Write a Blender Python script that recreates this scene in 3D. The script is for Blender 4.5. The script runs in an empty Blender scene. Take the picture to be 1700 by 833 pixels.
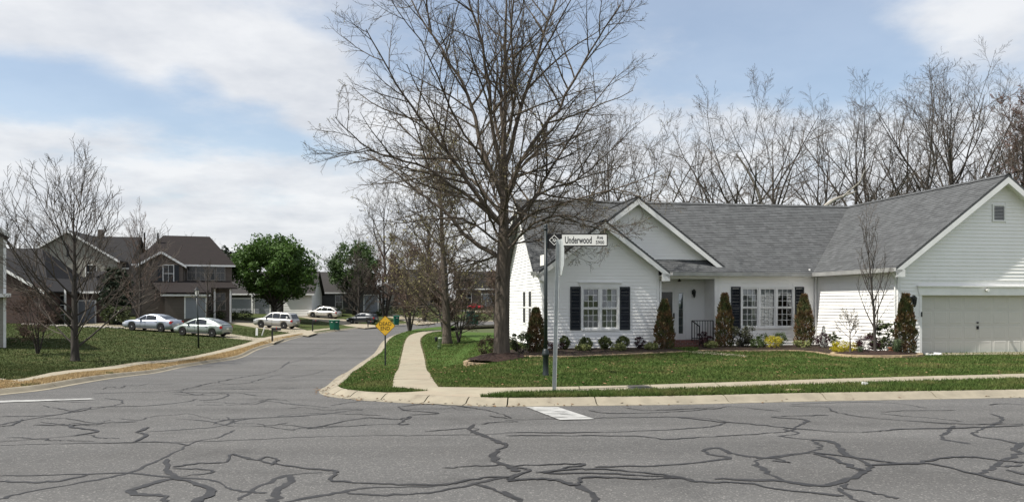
import bpy, bmesh, math, random
import numpy as np
from mathutils import Vector, Matrix
from mathutils.geometry import delaunay_2d_cdt

S = bpy.context.scene
COL = S.collection
R = math.radians
TH = R(9.3)                                   # yaw of the corner house and of the street in front of it
WX, WY = math.cos(TH), math.sin(TH)           # along the house front
DX, DY = -math.sin(TH), math.cos(TH)          # into the house

# ------------------------------------------------------------------ camera
FPX = 1300.0; CX = 850.0; HZ = 500.0; CAMZ = 2.0
cam = bpy.data.cameras.new('camera'); camo = bpy.data.objects.new('camera', cam); COL.objects.link(camo)
camo.location = (0, 0, CAMZ); camo.rotation_euler = (R(90), 0, 0)
cam.sensor_width = 36.0; cam.lens = FPX / 1700.0 * 36.0
cam.shift_y = (HZ - 416.5) / 1700.0
cam.clip_start = 0.1; cam.clip_end = 3000
S.camera = camo

# ------------------------------------------------------------------ sun direction (read from the rake shadows)
su, st, sz = 1.62, 0.40, -2.40
SD = Vector((su * WX + st * DX, su * WY + st * DY, sz)).normalized()   # travel direction of light
SUN_EL = math.asin(-SD.z)
SUN_AZ = math.atan2(-SD.x, -SD.y)             # towards the sun, clockwise from +Y

# ------------------------------------------------------------------ world
W = bpy.data.worlds.new('World'); S.world = W; W.use_nodes = True
def build_world():
    nt = W.node_tree; N = nt.nodes; L = nt.links; N.clear()
    out = N.new('ShaderNodeOutputWorld'); bg = N.new('ShaderNodeBackground'); bg.inputs['Strength'].default_value = 0.115
    L.new(bg.outputs[0], out.inputs[0])
    sky = N.new('ShaderNodeTexSky'); sky.sky_type = 'NISHITA'; sky.sun_disc = False
    sky.sun_elevation = SUN_EL; sky.sun_rotation = SUN_AZ; sky.air_density = 1.0; sky.dust_density = 1.2; sky.ozone_density = 1.6
    tc = N.new('ShaderNodeTexCoord')
    def math_(op, a, b=None, c=None, clamp=False):
        n = N.new('ShaderNodeMath'); n.operation = op; n.use_clamp = clamp
        for i, v in enumerate((a, b, c)):
            if v is None: continue
            if isinstance(v, (int, float)): n.inputs[i].default_value = v
            else: L.new(v, n.inputs[i])
        return n.outputs[0]
    def vmath(op, a, b=None):
        n = N.new('ShaderNodeVectorMath'); n.operation = op
        for i, v in enumerate((a, b)):
            if v is None: continue
            if isinstance(v, (tuple, list)): n.inputs[i].default_value = v
            else: L.new(v, n.inputs[i])
        return n
    nrm = vmath('NORMALIZE', tc.outputs['Generated']).outputs[0]
    sep = N.new('ShaderNodeSeparateXYZ'); L.new(nrm, sep.inputs[0])
    zc = math_('MAXIMUM', sep.outputs[2], 0.0)
    den = math_('ADD', zc, 0.16)
    comb = N.new('ShaderNodeCombineXYZ')
    L.new(math_('DIVIDE', sep.outputs[0], den), comb.inputs[0]); L.new(math_('DIVIDE', sep.outputs[1], den), comb.inputs[1])
    comb.inputs[2].default_value = 0.0
    def noise(vec, scale, detail, rough, off):
        a = vmath('ADD', vec, off).outputs[0]
        n = N.new('ShaderNodeTexNoise'); n.inputs['Scale'].default_value = scale; n.inputs['Detail'].default_value = detail
        n.inputs['Roughness'].default_value = rough; L.new(a, n.inputs['Vector']); return n.outputs['Fac']
    n1 = noise(comb.outputs[0], 0.9, 7, 0.55, (3.1, 7.7, 0.0))
    n2 = noise(comb.outputs[0], 2.6, 8, 0.62, (1.3, 2.2, 5.0))
    d = math_('ADD', math_('MULTIPLY', math_('SUBTRACT', n1, 0.5), 1.9), math_('MULTIPLY', math_('SUBTRACT', n2, 0.5), 1.7))
    d = math_('ADD', d, 0.36)
    # cumulus banks and clear patches in the direction they stand in the photograph
    def blob(px, py, rad, w, asp=2.0):
        v = Vector(((px - CX) / FPX, 1.0, (HZ - py) / FPX)).normalized()
        s = vmath('MULTIPLY', vmath('SUBTRACT', nrm, tuple(v)).outputs[0], (1.0, 1.0, asp))
        ln = vmath('LENGTH', s.outputs[0]).outputs['Value']
        mr = N.new('ShaderNodeMapRange'); mr.interpolation_type = 'SMOOTHSTEP'
        mr.inputs['From Min'].default_value = rad; mr.inputs['From Max'].default_value = rad * 0.15
        mr.inputs['To Min'].default_value = 0; mr.inputs['To Max'].default_value = w
        L.new(ln, mr.inputs['Value']); return mr.outputs[0]
    for b in ((455, 105, .12, .95), (300, 50, .15, .50), (30, 30, .10, .6), (560, 205, .08, .75), (250, 60, .08, .2), (330, 130, .06, -.5), (1650, 0, .13, .45), (1130, 60, .10, .35),
              (80, 140, .13, -.75), (360, 215, .13, -.42), (1290, 60, .22, -.66), (1440, 130, .12, -.35), (900, 60, .25, -.35), (520, 240, .08, -.30), (200, 175, .09, -.30)):
        d = math_('ADD', d, blob(*b))
    # thicker veil of cloud low over the houses
    mrh = N.new('ShaderNodeMapRange'); mrh.interpolation_type = 'SMOOTHSTEP'
    mrh.inputs['From Min'].default_value = 0.28; mrh.inputs['From Max'].default_value = 0.06
    mrh.inputs['To Min'].default_value = 0.0; mrh.inputs['To Max'].default_value = 0.75
    L.new(sep.outputs[2], mrh.inputs['Value'])
    d = math_('ADD', d, mrh.outputs[0])
    mr = N.new('ShaderNodeMapRange'); mr.interpolation_type = 'SMOOTHSTEP'
    mr.inputs['From Min'].default_value = -0.12; mr.inputs['From Max'].default_value = 0.86
    mr.inputs['To Min'].default_value = 0.22; mr.inputs['To Max'].default_value = 0.92
    L.new(d, mr.inputs['Value'])
    # cloud brightness: soft grey undersides
    n3 = noise(comb.outputs[0], 2.0, 5, 0.6, (9.0, 4.0, 2.0))
    ramp = N.new('ShaderNodeMapRange'); ramp.inputs['From Min'].default_value = 0.36; ramp.inputs['From Max'].default_value = 0.62
    ramp.inputs['To Min'].default_value = 0.0; ramp.inputs['To Max'].default_value = 1.0; L.new(n3, ramp.inputs['Value'])
    cc = N.new('ShaderNodeMix'); cc.data_type = 'RGBA'
    cc.inputs[6].default_value = (4.4, 4.55, 4.85, 1); cc.inputs[7].default_value = (5.75, 5.8, 5.9, 1)
    L.new(ramp.outputs[0], cc.inputs[0])
    skm = N.new('ShaderNodeMix'); skm.data_type = 'RGBA'; skm.blend_type = 'MULTIPLY'; skm.inputs[0].default_value = 1.0
    skm.inputs[7].default_value = (1.12, 1.08, 1.02, 1); L.new(sky.outputs[0], skm.inputs[6])
    mx = N.new('ShaderNodeMix'); mx.data_type = 'RGBA'
    L.new(mr.outputs[0], mx.inputs[0]); L.new(skm.outputs[2], mx.inputs[6]); L.new(cc.outputs[2], mx.inputs[7])
    L.new(mx.outputs[2], bg.inputs['Color'])
build_world()

sl = bpy.data.lights.new('sun', 'SUN'); sl.energy = 4.9; sl.angle = R(0.55); sl.color = (1.0, 0.955, 0.88)
so = bpy.data.objects.new('sun', sl); COL.objects.link(so)
so.rotation_euler = SD.to_track_quat('-Z', 'Y').to_euler(); so.location = (-20, -10, 40)

S.view_settings.view_transform = 'Standard'; S.view_settings.look = 'None'
S.view_settings.exposure = 0.48; S.view_settings.gamma = 1.0; S.view_settings.use_curve_mapping = False
S.render.engine = 'CYCLES'
S.cycles.max_bounces = 6; S.cycles.diffuse_bounces = 3; S.cycles.glossy_bounces = 3; S.cycles.transparent_max_bounces = 12
S.cycles.caustics_reflective = False; S.cycles.caustics_refractive = False
S.cycles.use_denoising = True

# ------------------------------------------------------------------ mesh helpers
class MB:
    def __init__(s): s.v = []; s.f = []; s.m = []
    def poly(s, pts, mi=0):
        b = len(s.v); s.v.extend(tuple(p) for p in pts); s.f.append(tuple(range(b, b + len(pts)))); s.m.append(mi)
    def faces(s, pts, fs, mi=0):
        b = len(s.v); s.v.extend(tuple(p) for p in pts)
        for f in fs: s.f.append(tuple(b + i for i in f)); s.m.append(mi)
    def box(s, x0, x1, y0, y1, z0, z1, mi=0):
        s.faces([(x0,y0,z0),(x1,y0,z0),(x1,y1,z0),(x0,y1,z0),(x0,y0,z1),(x1,y0,z1),(x1,y1,z1),(x0,y1,z1)],
                [(0,3,2,1),(4,5,6,7),(0,1,5,4),(1,2,6,5),(2,3,7,6),(3,0,4,7)], mi); return s
    def ext(s, pts, vec, mi=0):
        n = len(pts); vec = Vector(vec); a = [Vector(p) for p in pts]; b = [p + vec for p in a]
        fs = [tuple(range(n - 1, -1, -1)), tuple(range(n, 2 * n))] + [(i, (i + 1) % n, n + (i + 1) % n, n + i) for i in range(n)]
        s.faces([tuple(p) for p in a + b], fs, mi); return s
    def bar(s, p, q, w, h=None, up=(0, 0, 1), mi=0):
        h = h or w; p = Vector(p); q = Vector(q); d = (q - p).normalized(); u = Vector(up)
        if abs(d.dot(u)) > 0.98: u = Vector((0, 1, 0))
        x = d.cross(u).normalized() * w * .5; y = x.cross(d).normalized() * h * .5
        s.ext([p - x - y, p + x - y, p + x + y, p - x + y], q - p, mi); return s
    def tube(s, path, rad, n=6, mi=0, cap=True):
        k = len(path)
        if k < 2: return s
        a = path[0]; z = path[-1]
        dx, dy, dz = z[0]-a[0], z[1]-a[1], z[2]-a[2]
        l = math.sqrt(dx*dx+dy*dy+dz*dz) or 1e-6; dx/=l; dy/=l; dz/=l
        if abs(dz) < .9: ux, uy, uz = dy, -dx, 0.0
        else: ux, uy, uz = 0.0, dz, -dy
        l = math.sqrt(ux*ux+uy*uy+uz*uz) or 1e-6; ux/=l; uy/=l; uz/=l
        wx, wy, wz = dy*uz-dz*uy, dz*ux-dx*uz, dx*uy-dy*ux
        b = len(s.v); cs = CS[n]
        for (x, y, zz), r in zip(path, rad):
            for c, sn in cs:
                s.v.append((x+(ux*c+wx*sn)*r, y+(uy*c+wy*sn)*r, zz+(uz*c+wz*sn)*r))
        for i in range(k - 1):
            o = b + i * n
            for j in range(n):
                j2 = (j + 1) % n
                s.f.append((o+j, o+j2, o+n+j2, o+n+j)); s.m.append(mi)
        if cap:
            s.f.append(tuple(range(b+n-1, b-1, -1))); s.m.append(mi)
            s.f.append(tuple(range(b+(k-1)*n, b+k*n))); s.m.append(mi)
        return s
    def lathe(s, prof, n=16, c=(0, 0, 0), axis='z', mi=0):
        b = len(s.v); k = len(prof)
        for r, h in prof:
            for j in range(n):
                a = 2 * math.pi * j / n; x, y = r * math.cos(a), r * math.sin(a)
                p = (x, y, h) if axis == 'z' else ((x, h, y) if axis == 'y' else (h, x, y))
                s.v.append((c[0]+p[0], c[1]+p[1], c[2]+p[2]))
        for i in range(k - 1):
            for j in range(n):
                j2 = (j + 1) % n; s.f.append((b+i*n+j, b+i*n+j2, b+(i+1)*n+j2, b+(i+1)*n+j)); s.m.append(mi)
        s.f.append(tuple(range(b+n-1, b-1, -1))); s.m.append(mi)
        s.f.append(tuple(range(b+(k-1)*n, b+k*n))); s.m.append(mi)
        return s
    def mesh(s, name, mats, smooth=False):
        me = bpy.data.meshes.new(name); me.from_pydata(s.v, [], s.f)
        mats = mats if isinstance(mats, (list, tuple)) else [mats]
        for m in mats: me.materials.append(m)
        if len(mats) > 1: me.polygons.foreach_set('material_index', s.m)
        if smooth: me.polygons.foreach_set('use_smooth', [True] * len(s.f))
        me.update(); return me
    def build(s, name, mats, parent=None, smooth=False, fix=False):
        me = s.mesh(name, mats, smooth)
        if fix:
            bm = bmesh.new(); bm.from_mesh(me); bmesh.ops.recalc_face_normals(bm, faces=bm.faces); bm.to_mesh(me); bm.free()
        return link(name, me, parent)
CS = {n: [(math.cos(2*math.pi*j/n), math.sin(2*math.pi*j/n)) for j in range(n)] for n in range(3, 33)}

def link(name, me, parent=None, loc=None, rz=0.0):
    o = bpy.data.objects.new(name, me); COL.objects.link(o)
    if parent is not None: o.parent = parent
    if loc is not None: o.location = loc
    if rz: o.rotation_euler = (0, 0, rz)
    return o
def tag(o, label=None, cat=None, group=None, kind=None):
    if label: o['label'] = label
    if cat: o['category'] = cat
    if group: o['group'] = group
    if kind: o['kind'] = kind
    return o
def thing(name, label, cat, loc=(0, 0, 0), rz=0.0, group=None):
    return tag(link(name, None, None, loc, rz), label, cat, group)
def structure(o): o['kind'] = 'structure'; return o

# ------------------------------------------------------------------ materials
MATS = {}
def mat(name, col, rough=.8, col2=None, scale=6.0, detail=4, lo=.35, hi=.65, bump=0.0, bscale=None, spec=.3, metal=0.0, island=0.0,
        stretch=None, col3=None, scale3=1.0, lo3=.45, hi3=.6, coat=0.0, trans=0.0, bdist=.01):
    """Principled with colour noise, optional second patchy colour, bump and per-piece variation."""
    if name in MATS: return MATS[name]
    m = bpy.data.materials.new(name); m.use_nodes = True; nt = m.node_tree; N = nt.nodes; L = nt.links
    p = N['Principled BSDF']; p.inputs['Roughness'].default_value = rough; p.inputs['Specular IOR Level'].default_value = spec
    p.inputs['Metallic'].default_value = metal; p.inputs['Coat Weight'].default_value = coat
    tc = N.new('ShaderNodeTexCoord'); vec = tc.outputs['Object']
    if stretch:
        mp = N.new('ShaderNodeMapping'); mp.inputs['Scale'].default_value = stretch; L.new(vec, mp.inputs['Vector']); vec = mp.outputs[0]
    def noise(sc, det=4, rg=.6):
        n = N.new('ShaderNodeTexNoise'); n.inputs['Scale'].default_value = sc; n.inputs['Detail'].default_value = det
        n.inputs['Roughness'].default_value = rg; L.new(vec, n.inputs['Vector']); return n.outputs['Fac']
    def mrange(v, a, b, c=0., d=1.):
        r = N.new('ShaderNodeMapRange'); r.inputs['From Min'].default_value = a; r.inputs['From Max'].default_value = b
        r.inputs['To Min'].default_value = c; r.inputs['To Max'].default_value = d; L.new(v, r.inputs['Value']); return r.outputs[0]
    def mix(f, a, b, bt='MIX'):
        x = N.new('ShaderNodeMix'); x.data_type = 'RGBA'; x.blend_type = bt
        for i, v in ((0, f), (6, a), (7, b)):
            if isinstance(v, (int, float)): x.inputs[i].default_value = v
            elif isinstance(v, (tuple, list)): x.inputs[i].default_value = (v[0], v[1], v[2], 1)
            else: L.new(v, x.inputs[i])
        return x.outputs[2]
    c = tuple(col)
    if col2 is not None: c = mix(mrange(noise(scale, detail), lo, hi), c, tuple(col2))
    if col3 is not None: c = mix(mrange(noise(scale3, 5, .65), lo3, hi3), c, tuple(col3))
    if island:
        g = N.new('ShaderNodeNewGeometry'); v = mrange(g.outputs['Random Per Island'], 0, 1, 1 - island, 1 + island)
        cb = N.new('ShaderNodeCombineColor'); L.new(v, cb.inputs[0]); L.new(v, cb.inputs[1]); L.new(v, cb.inputs[2])
        c = mix(1.0, c, cb.outputs[0], 'MULTIPLY')
    if isinstance(c, tuple): p.inputs['Base Color'].default_value = (c[0], c[1], c[2], 1)
    else: L.new(c, p.inputs['Base Color'])
    if bump:
        b = N.new('ShaderNodeBump'); b.inputs['Strength'].default_value = bump; b.inputs['Distance'].default_value = bdist
        L.new(noise(bscale or scale * 4, 4, .65), b.inputs['Height']); L.new(b.outputs[0], p.inputs['Normal'])
    if trans:
        t = N.new('ShaderNodeBsdfTranslucent'); ms = N.new('ShaderNodeMixShader'); ms.inputs[0].default_value = trans
        if isinstance(c, tuple): t.inputs['Color'].default_value = (c[0], c[1], c[2], 1)
        else: L.new(c, t.inputs['Color'])
        L.new(p.outputs[0], ms.inputs[1]); L.new(t.outputs[0], ms.inputs[2]); L.new(ms.outputs[0], N['Material Output'].inputs[0])
    MATS[name] = m; return m

def glass_mat(name, tint=(.75, .8, .82), refl=.10):
    if name in MATS: return MATS[name]
    m = bpy.data.materials.new(name); m.use_nodes = True; nt = m.node_tree; N = nt.nodes; L = nt.links; N.remove(N['Principled BSDF'])
    t = N.new('ShaderNodeBsdfTransparent'); t.inputs[0].default_value = (*tint, 1)
    g = N.new('ShaderNodeBsdfGlossy'); g.inputs['Roughness'].default_value = .02; g.inputs[0].default_value = (.9, .95, 1, 1)
    f = N.new('ShaderNodeFresnel'); f.inputs[0].default_value = 1.5
    a = N.new('ShaderNodeMath'); a.operation = 'ADD'; a.inputs[1].default_value = refl; L.new(f.outputs[0], a.inputs[0])
    ms = N.new('ShaderNodeMixShader'); L.new(a.outputs[0], ms.inputs[0]); L.new(t.outputs[0], ms.inputs[1]); L.new(g.outputs[0], ms.inputs[2])
    L.new(ms.outputs[0], N['Material Output'].inputs[0]); MATS[name] = m; return m

def brick_mat(name, c1, c2, mortar, scale=1.0):
    m = bpy.data.materials.new(name); m.use_nodes = True; nt = m.node_tree; N = nt.nodes; L = nt.links; p = N['Principled BSDF']
    p.inputs['Roughness'].default_value = .9
    tc = N.new('ShaderNodeTexCoord'); mp = N.new('ShaderNodeMapping'); mp.inputs['Rotation'].default_value = (R(90), 0, 0)
    L.new(tc.outputs['Object'], mp.inputs['Vector'])
    b = N.new('ShaderNodeTexBrick'); b.inputs['Scale'].default_value = scale; b.inputs['Brick Width'].default_value = .21; b.inputs['Row Height'].default_value = .075
    b.inputs['Mortar Size'].default_value = .008
    b.inputs['Color1'].default_value = (*c1, 1); b.inputs['Color2'].default_value = (*c2, 1); b.inputs['Mortar'].default_value = (*mortar, 1)
    L.new(mp.outputs[0], b.inputs['Vector']); L.new(b.outputs['Color'], p.inputs['Base Color']); MATS[name] = m; return m

M_ASPH = mat('asphalt', (.114, .112, .108), .92, (.078, .077, .076), 38, 6, .30, .68, bump=.35, bscale=110, col3=(.092, .090, .087), scale3=.35, lo3=.42, hi3=.62, spec=.25)
M_TAR = mat('tar', (.022, .022, .023), .62, (.034, .033, .033), 5, 4, spec=.35)
M_CONC = mat('concrete', (.30, .268, .20), .9, (.235, .208, .155), 2.2, 6, .35, .7, bump=.2, bscale=60, col3=(.28, .235, .175), scale3=.6, lo3=.5, hi3=.65, island=.05)
M_KERB = mat('kerb_concrete', (.27, .240, .182), .9, (.20, .178, .135), 2.6, 6, .38, .7, bump=.2, bscale=60, col3=(.17, .14, .105), scale3=1.1, lo3=.58, hi3=.72, island=.07)
M_SOIL = mat('far_ground', (.055, .075, .028), .95, (.075, .08, .035), 1.2, 5)
M_LAWN = mat('lawn', (.048, .092, .019), .95, (.066, .108, .026), 9, 6, .3, .7, bump=.6, bscale=45, col3=(.105, .105, .042), scale3=.9, lo3=.58, hi3=.72, spec=.1, bdist=.03)
M_LAWNL = mat('lawn_left', (.040, .058, .017), .95, (.055, .068, .023), 7, 6, .3, .7, bump=.6, bscale=40, col3=(.125, .110, .052), scale3=.7, lo3=.54, hi3=.70, spec=.1, bdist=.03)
M_DRY = mat('dry_grass', (.34, .25, .135), .95, (.25, .18, .09), 6, 6, .3, .7, bump=.6, bscale=40, col3=(.10, .11, .04), scale3=.9, lo3=.56, hi3=.68, spec=.1, bdist=.03)
M_BLADE = mat('grass_blade', (.054, .094, .020), .8, (.086, .120, .030), 1.3, 4, .35, .65, col3=(.17, .155, .06), scale3=.55, lo3=.49, hi3=.72, island=.36, trans=.25, spec=.2)
M_BLADEL = mat('grass_blade_left', (.044, .064, .018), .8, (.064, .078, .026), 1.3, 4, .35, .65, col3=(.16, .14, .06), scale3=.8, lo3=.55, hi3=.72, island=.35, trans=.25, spec=.2)
M_BLADED = mat('grass_blade_dry', (.44, .33, .18), .85, (.33, .245, .13), 1.3, 4, col3=(.09, .11, .035), scale3=.9, lo3=.58, hi3=.68, island=.3, trans=.2, spec=.1)
M_PAINT = mat('road_paint', (.40, .40, .385), .8, (.30, .30, .29), 5, 6, .35, .7, col3=(.13, .13, .125), scale3=4, lo3=.50, hi3=.60, stretch=(.7, 3.2, 1))
M_WHITE = mat('white_vinyl', (.86, .855, .835), .55, (.81, .805, .78), .8, 5, .35, .7, spec=.35, col3=(.68, .67, .63), scale3=.45, lo3=.56, hi3=.80)
M_TRIM = mat('white_trim', (.80, .80, .78), .5, (.72, .72, .70), 2, 4, spec=.4)
M_GUTTER = mat('gutter_grey', (.50, .50, .48), .5, (.36, .36, .35), 2, 4, spec=.4)
M_SHING = mat('shingles', (.098, .102, .104), .92, (.080, .083, .085), 3.5, 4, .35, .65, bump=.5, bscale=120, island=.17, spec=.15)
M_SHUT = mat('shutter_black', (.014, .018, .024), .45, spec=.4)
M_GDOOR = mat('garage_door_paint', (.54, .53, .49), .6, (.51, .50, .46), 1.5, 4, spec=.3)
M_MULCH = mat('mulch', (.040, .022, .016), .95, (.022, .013, .010), 18, 5, bump=1.0, bscale=30, bdist=.03)
M_STONE = mat('edging_stone', (.36, .285, .18), .9, (.26, .18, .11), 5, 5, .3, .7, bump=.5, bscale=24, island=.32)
M_BRICK = brick_mat('porch_brick', (.16, .05, .035), (.11, .04, .03), (.22, .20, .18))
M_BLACK = mat('black_metal', (.012, .013, .014), .4, spec=.4)
M_GREENM = mat('dark_green_metal', (.009, .015, .015), .42, (.013, .019, .019), 4, 4, spec=.45)
M_GALV = mat('galvanised_metal', (.46, .49, .48), .5, (.36, .39, .385), 6, 4, metal=.25, spec=.5)
M_SIGNW = mat('sign_white', (.72, .72, .68), .5)
M_SIGNY = mat('sign_yellow', (.74, .44, .03), .5, (.66, .38, .03), 3, 4)
M_SIGNR = mat('sign_red', (.45, .02, .02), .5)
M_BLACKP = mat('black_print', (.012, .012, .012), .6)
M_GLASS = glass_mat('window_glass')
M_DGLASS = mat('dark_glass', (.016, .019, .022), .06, spec=.6)
M_STORM = mat('storm_glass', (.020, .022, .022), .10, spec=.5)
M_ROOM = mat('room_dark', (.045, .045, .043), .9)
M_BLIND = mat('blinds', (.55, .55, .52), .7)
M_CURT = mat('curtain', (.32, .32, .30), .9, (.2, .2, .19), 3, 2, stretch=(8, 1, .4))
M_BARK = mat('bark_brown', (.125, .102, .082), .95, (.062, .050, .040), 4, 6, .35, .68, bump=.9, bscale=9, stretch=(3, 3, .6), bdist=.04)
M_TWIG = mat('twig_brown', (.100, .080, .058), .9, (.060, .048, .036), 2, 3)
M_BARKG = mat('bark_grey', (.066, .058, .05), .95, (.038, .033, .029), 3, 5, bump=.6, bscale=8, stretch=(3, 3, .6), bdist=.03)
M_TWIGG = mat('twig_grey', (.105, .088, .072), .9, (.066, .056, .047), 1, 3)
M_TWIGR = mat('twig_red', (.150, .105, .082), .9, (.10, .072, .058), 1, 3)
M_BARKW = mat('bark_pale', (.38, .36, .32), .9, (.2, .18, .15), 3, 5)
M_BUD = mat('buds', (.30, .27, .12), .8, island=.4, trans=.3)
M_BUDR = mat('buds_red', (.24, .145, .13), .8, island=.4, trans=.3)

def speckle(m, amount, scale, lo, hi):
    """Light stone chips showing in the worn asphalt."""
    nt = m.node_tree; N = nt.nodes; L = nt.links; p = N['Principled BSDF']; src = p.inputs['Base Color'].links[0].from_socket
    tc = N.new('ShaderNodeTexCoord'); v = N.new('ShaderNodeTexVoronoi'); v.inputs['Scale'].default_value = scale; L.new(tc.outputs['Object'], v.inputs['Vector'])
    sp = N.new('ShaderNodeSeparateColor'); L.new(v.outputs['Color'], sp.inputs[0])
    r = N.new('ShaderNodeMapRange'); r.inputs['From Min'].default_value = lo; r.inputs['From Max'].default_value = hi; r.inputs['To Max'].default_value = amount; L.new(sp.outputs[0], r.inputs['Value'])
    x = N.new('ShaderNodeMix'); x.data_type = 'RGBA'; L.new(r.outputs[0], x.inputs[0]); L.new(src, x.inputs[6]); x.inputs[7].default_value = (.30, .29, .27, 1)
    r2 = N.new('ShaderNodeMapRange'); r2.inputs['From Min'].default_value = .22; r2.inputs['From Max'].default_value = .05; r2.inputs['To Max'].default_value = .5; L.new(sp.outputs[1], r2.inputs['Value'])
    y = N.new('ShaderNodeMix'); y.data_type = 'RGBA'; L.new(r2.outputs[0], y.inputs[0]); L.new(x.outputs[2], y.inputs[6]); y.inputs[7].default_value = (.05, .049, .048, 1)
    # tyre-polished bands along the street and darker oily patches
    mp = N.new('ShaderNodeMapping'); mp.inputs['Rotation'].default_value = (0, 0, -TH); mp.inputs['Scale'].default_value = (.06, .75, 1); L.new(tc.outputs['Object'], mp.inputs['Vector'])
    nz = N.new('ShaderNodeTexNoise'); nz.inputs['Scale'].default_value = 1.0; nz.inputs['Detail'].default_value = 5; L.new(mp.outputs[0], nz.inputs['Vector'])
    r3 = N.new('ShaderNodeMapRange'); r3.inputs['From Min'].default_value = .35; r3.inputs['From Max'].default_value = .65; r3.inputs['To Min'].default_value = .86; r3.inputs['To Max'].default_value = 1.16; L.new(nz.outputs['Fac'], r3.inputs['Value'])
    n5 = N.new('ShaderNodeTexNoise'); n5.inputs['Scale'].default_value = .9; n5.inputs['Detail'].default_value = 6; n5.inputs['Roughness'].default_value = .7; L.new(tc.outputs['Object'], n5.inputs['Vector'])
    r5 = N.new('ShaderNodeMapRange'); r5.inputs['From Min'].default_value = .30; r5.inputs['From Max'].default_value = .46; r5.inputs['To Min'].default_value = .80; r5.inputs['To Max'].default_value = 1.0; L.new(n5.outputs['Fac'], r5.inputs['Value'])
    ml = N.new('ShaderNodeMath'); ml.operation = 'MULTIPLY'; L.new(r3.outputs[0], ml.inputs[0]); L.new(r5.outputs[0], ml.inputs[1])
    cb = N.new('ShaderNodeCombineColor')
    for i in range(3): L.new(ml.outputs[0], cb.inputs[i])
    w = N.new('ShaderNodeMix'); w.data_type = 'RGBA'; w.blend_type = 'MULTIPLY'; w.inputs[0].default_value = 1.0; L.new(y.outputs[2], w.inputs[6]); L.new(cb.outputs[0], w.inputs[7])
    L.new(w.outputs[2], p.inputs['Base Color'])
speckle(M_ASPH, .40, 62, .84, .97)
# ------------------------------------------------------------------ terrain
def sstep(a, b, x):
    t = min(1.0, max(0.0, (x - a) / (b - a))); return t * t * (3 - 2 * t)
XC = [(-40, -11), (16, -11), (20, -11.3), (24, -11.7), (30, -13.2), (38, -13.3), (45, -14.5), (52, -15.3), (63, -16.1), (81, -15.7), (400, -15.7)]
def lerp(tab, x):
    if x <= tab[0][0]: return tab[0][1]
    for (a, b), (c, d) in zip(tab, tab[1:]):
        if x <= c: return b + (d - b) * (x - a) / (c - a)
    return tab[-1][1]
def H(x, y):
    s = -0.75 * sstep(17.5, 33, y)
    far = 0.035 * max(0.0, min(y, 150) - 84)
    rr = sstep(-3.2, 1.2, x) * (1 - sstep(42, 62, y))
    z = s * (1 - rr) + 0.02 * rr + far
    e = lerp(XC, y) - x
    z += 0.045 * min(max(e - 2.5, 0), 22) * sstep(14, 22, y)
    return z
def gp(px, py, off=0.0):
    """Point of the ground seen at a photograph position."""
    kx = (px - CX) / FPX; kz = (py - HZ) / FPX; d = 4.0
    while d < 400:
        if CAMZ - kz * d < H(kx * d, d) + off: break
        d += 0.25
    a, b = d - .25, d
    for _ in range(20):
        m = .5 * (a + b)
        if CAMZ - kz * m < H(kx * m, m) + off: b = m
        else: a = m
    return Vector((kx * b, b, H(kx * b, b) + off))
def at(px, d, off=0.0):
    x = (px - CX) / FPX * d; return Vector((x, d, H(x, d) + off))
def zat(py, d): return CAMZ + (HZ - py) / FPX * d
def g2(lst, off=0.0): return [tuple(gp(a, b, off)[:2]) for a, b in lst]

def resample(pts, step, closed=False):
    out = []; n = len(pts)
    for i in range(n if closed else n - 1):
        a = pts[i]; b = pts[(i + 1) % n]; l = math.hypot(b[0]-a[0], b[1]-a[1]); k = max(1, int(math.ceil(l / step)))
        for j in range(k): t = j / k; out.append((a[0]+(b[0]-a[0])*t, a[1]+(b[1]-a[1])*t))
    if not closed: out.append(tuple(pts[-1]))
    return out
def smooth(pts, k=6, closed=False):
    """Catmull-Rom through the points."""
    n = len(pts); out = []
    for i in range(n if closed else n - 1):
        if closed: p0, p1, p2, p3 = pts[i-1], pts[i], pts[(i+1) % n], pts[(i+2) % n]
        else: p0, p1, p2, p3 = pts[max(i-1, 0)], pts[i], pts[i+1], pts[min(i+2, n-1)]
        for j in range(k):
            t = j / k; t2 = t*t; t3 = t2*t
            out.append(tuple(.5*((2*p1[q]) + (-p0[q]+p2[q])*t + (2*p0[q]-5*p1[q]+4*p2[q]-p3[q])*t2 + (-p0[q]+3*p1[q]-3*p2[q]+p3[q])*t3) for q in range(len(p1))))
    if not closed: out.append(tuple(pts[-1]))
    return out
def inside(poly, x, y):
    c = np.zeros(np.shape(x), bool); n = len(poly); j = n - 1
    for i in range(n):
        xi, yi = poly[i]; xj, yj = poly[j]
        if yi != yj:
            c ^= ((yi > y) != (yj > y)) & (x < (xj - xi) * (y - yi) / (yj - yi) + xi)
        j = i
    return c
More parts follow.
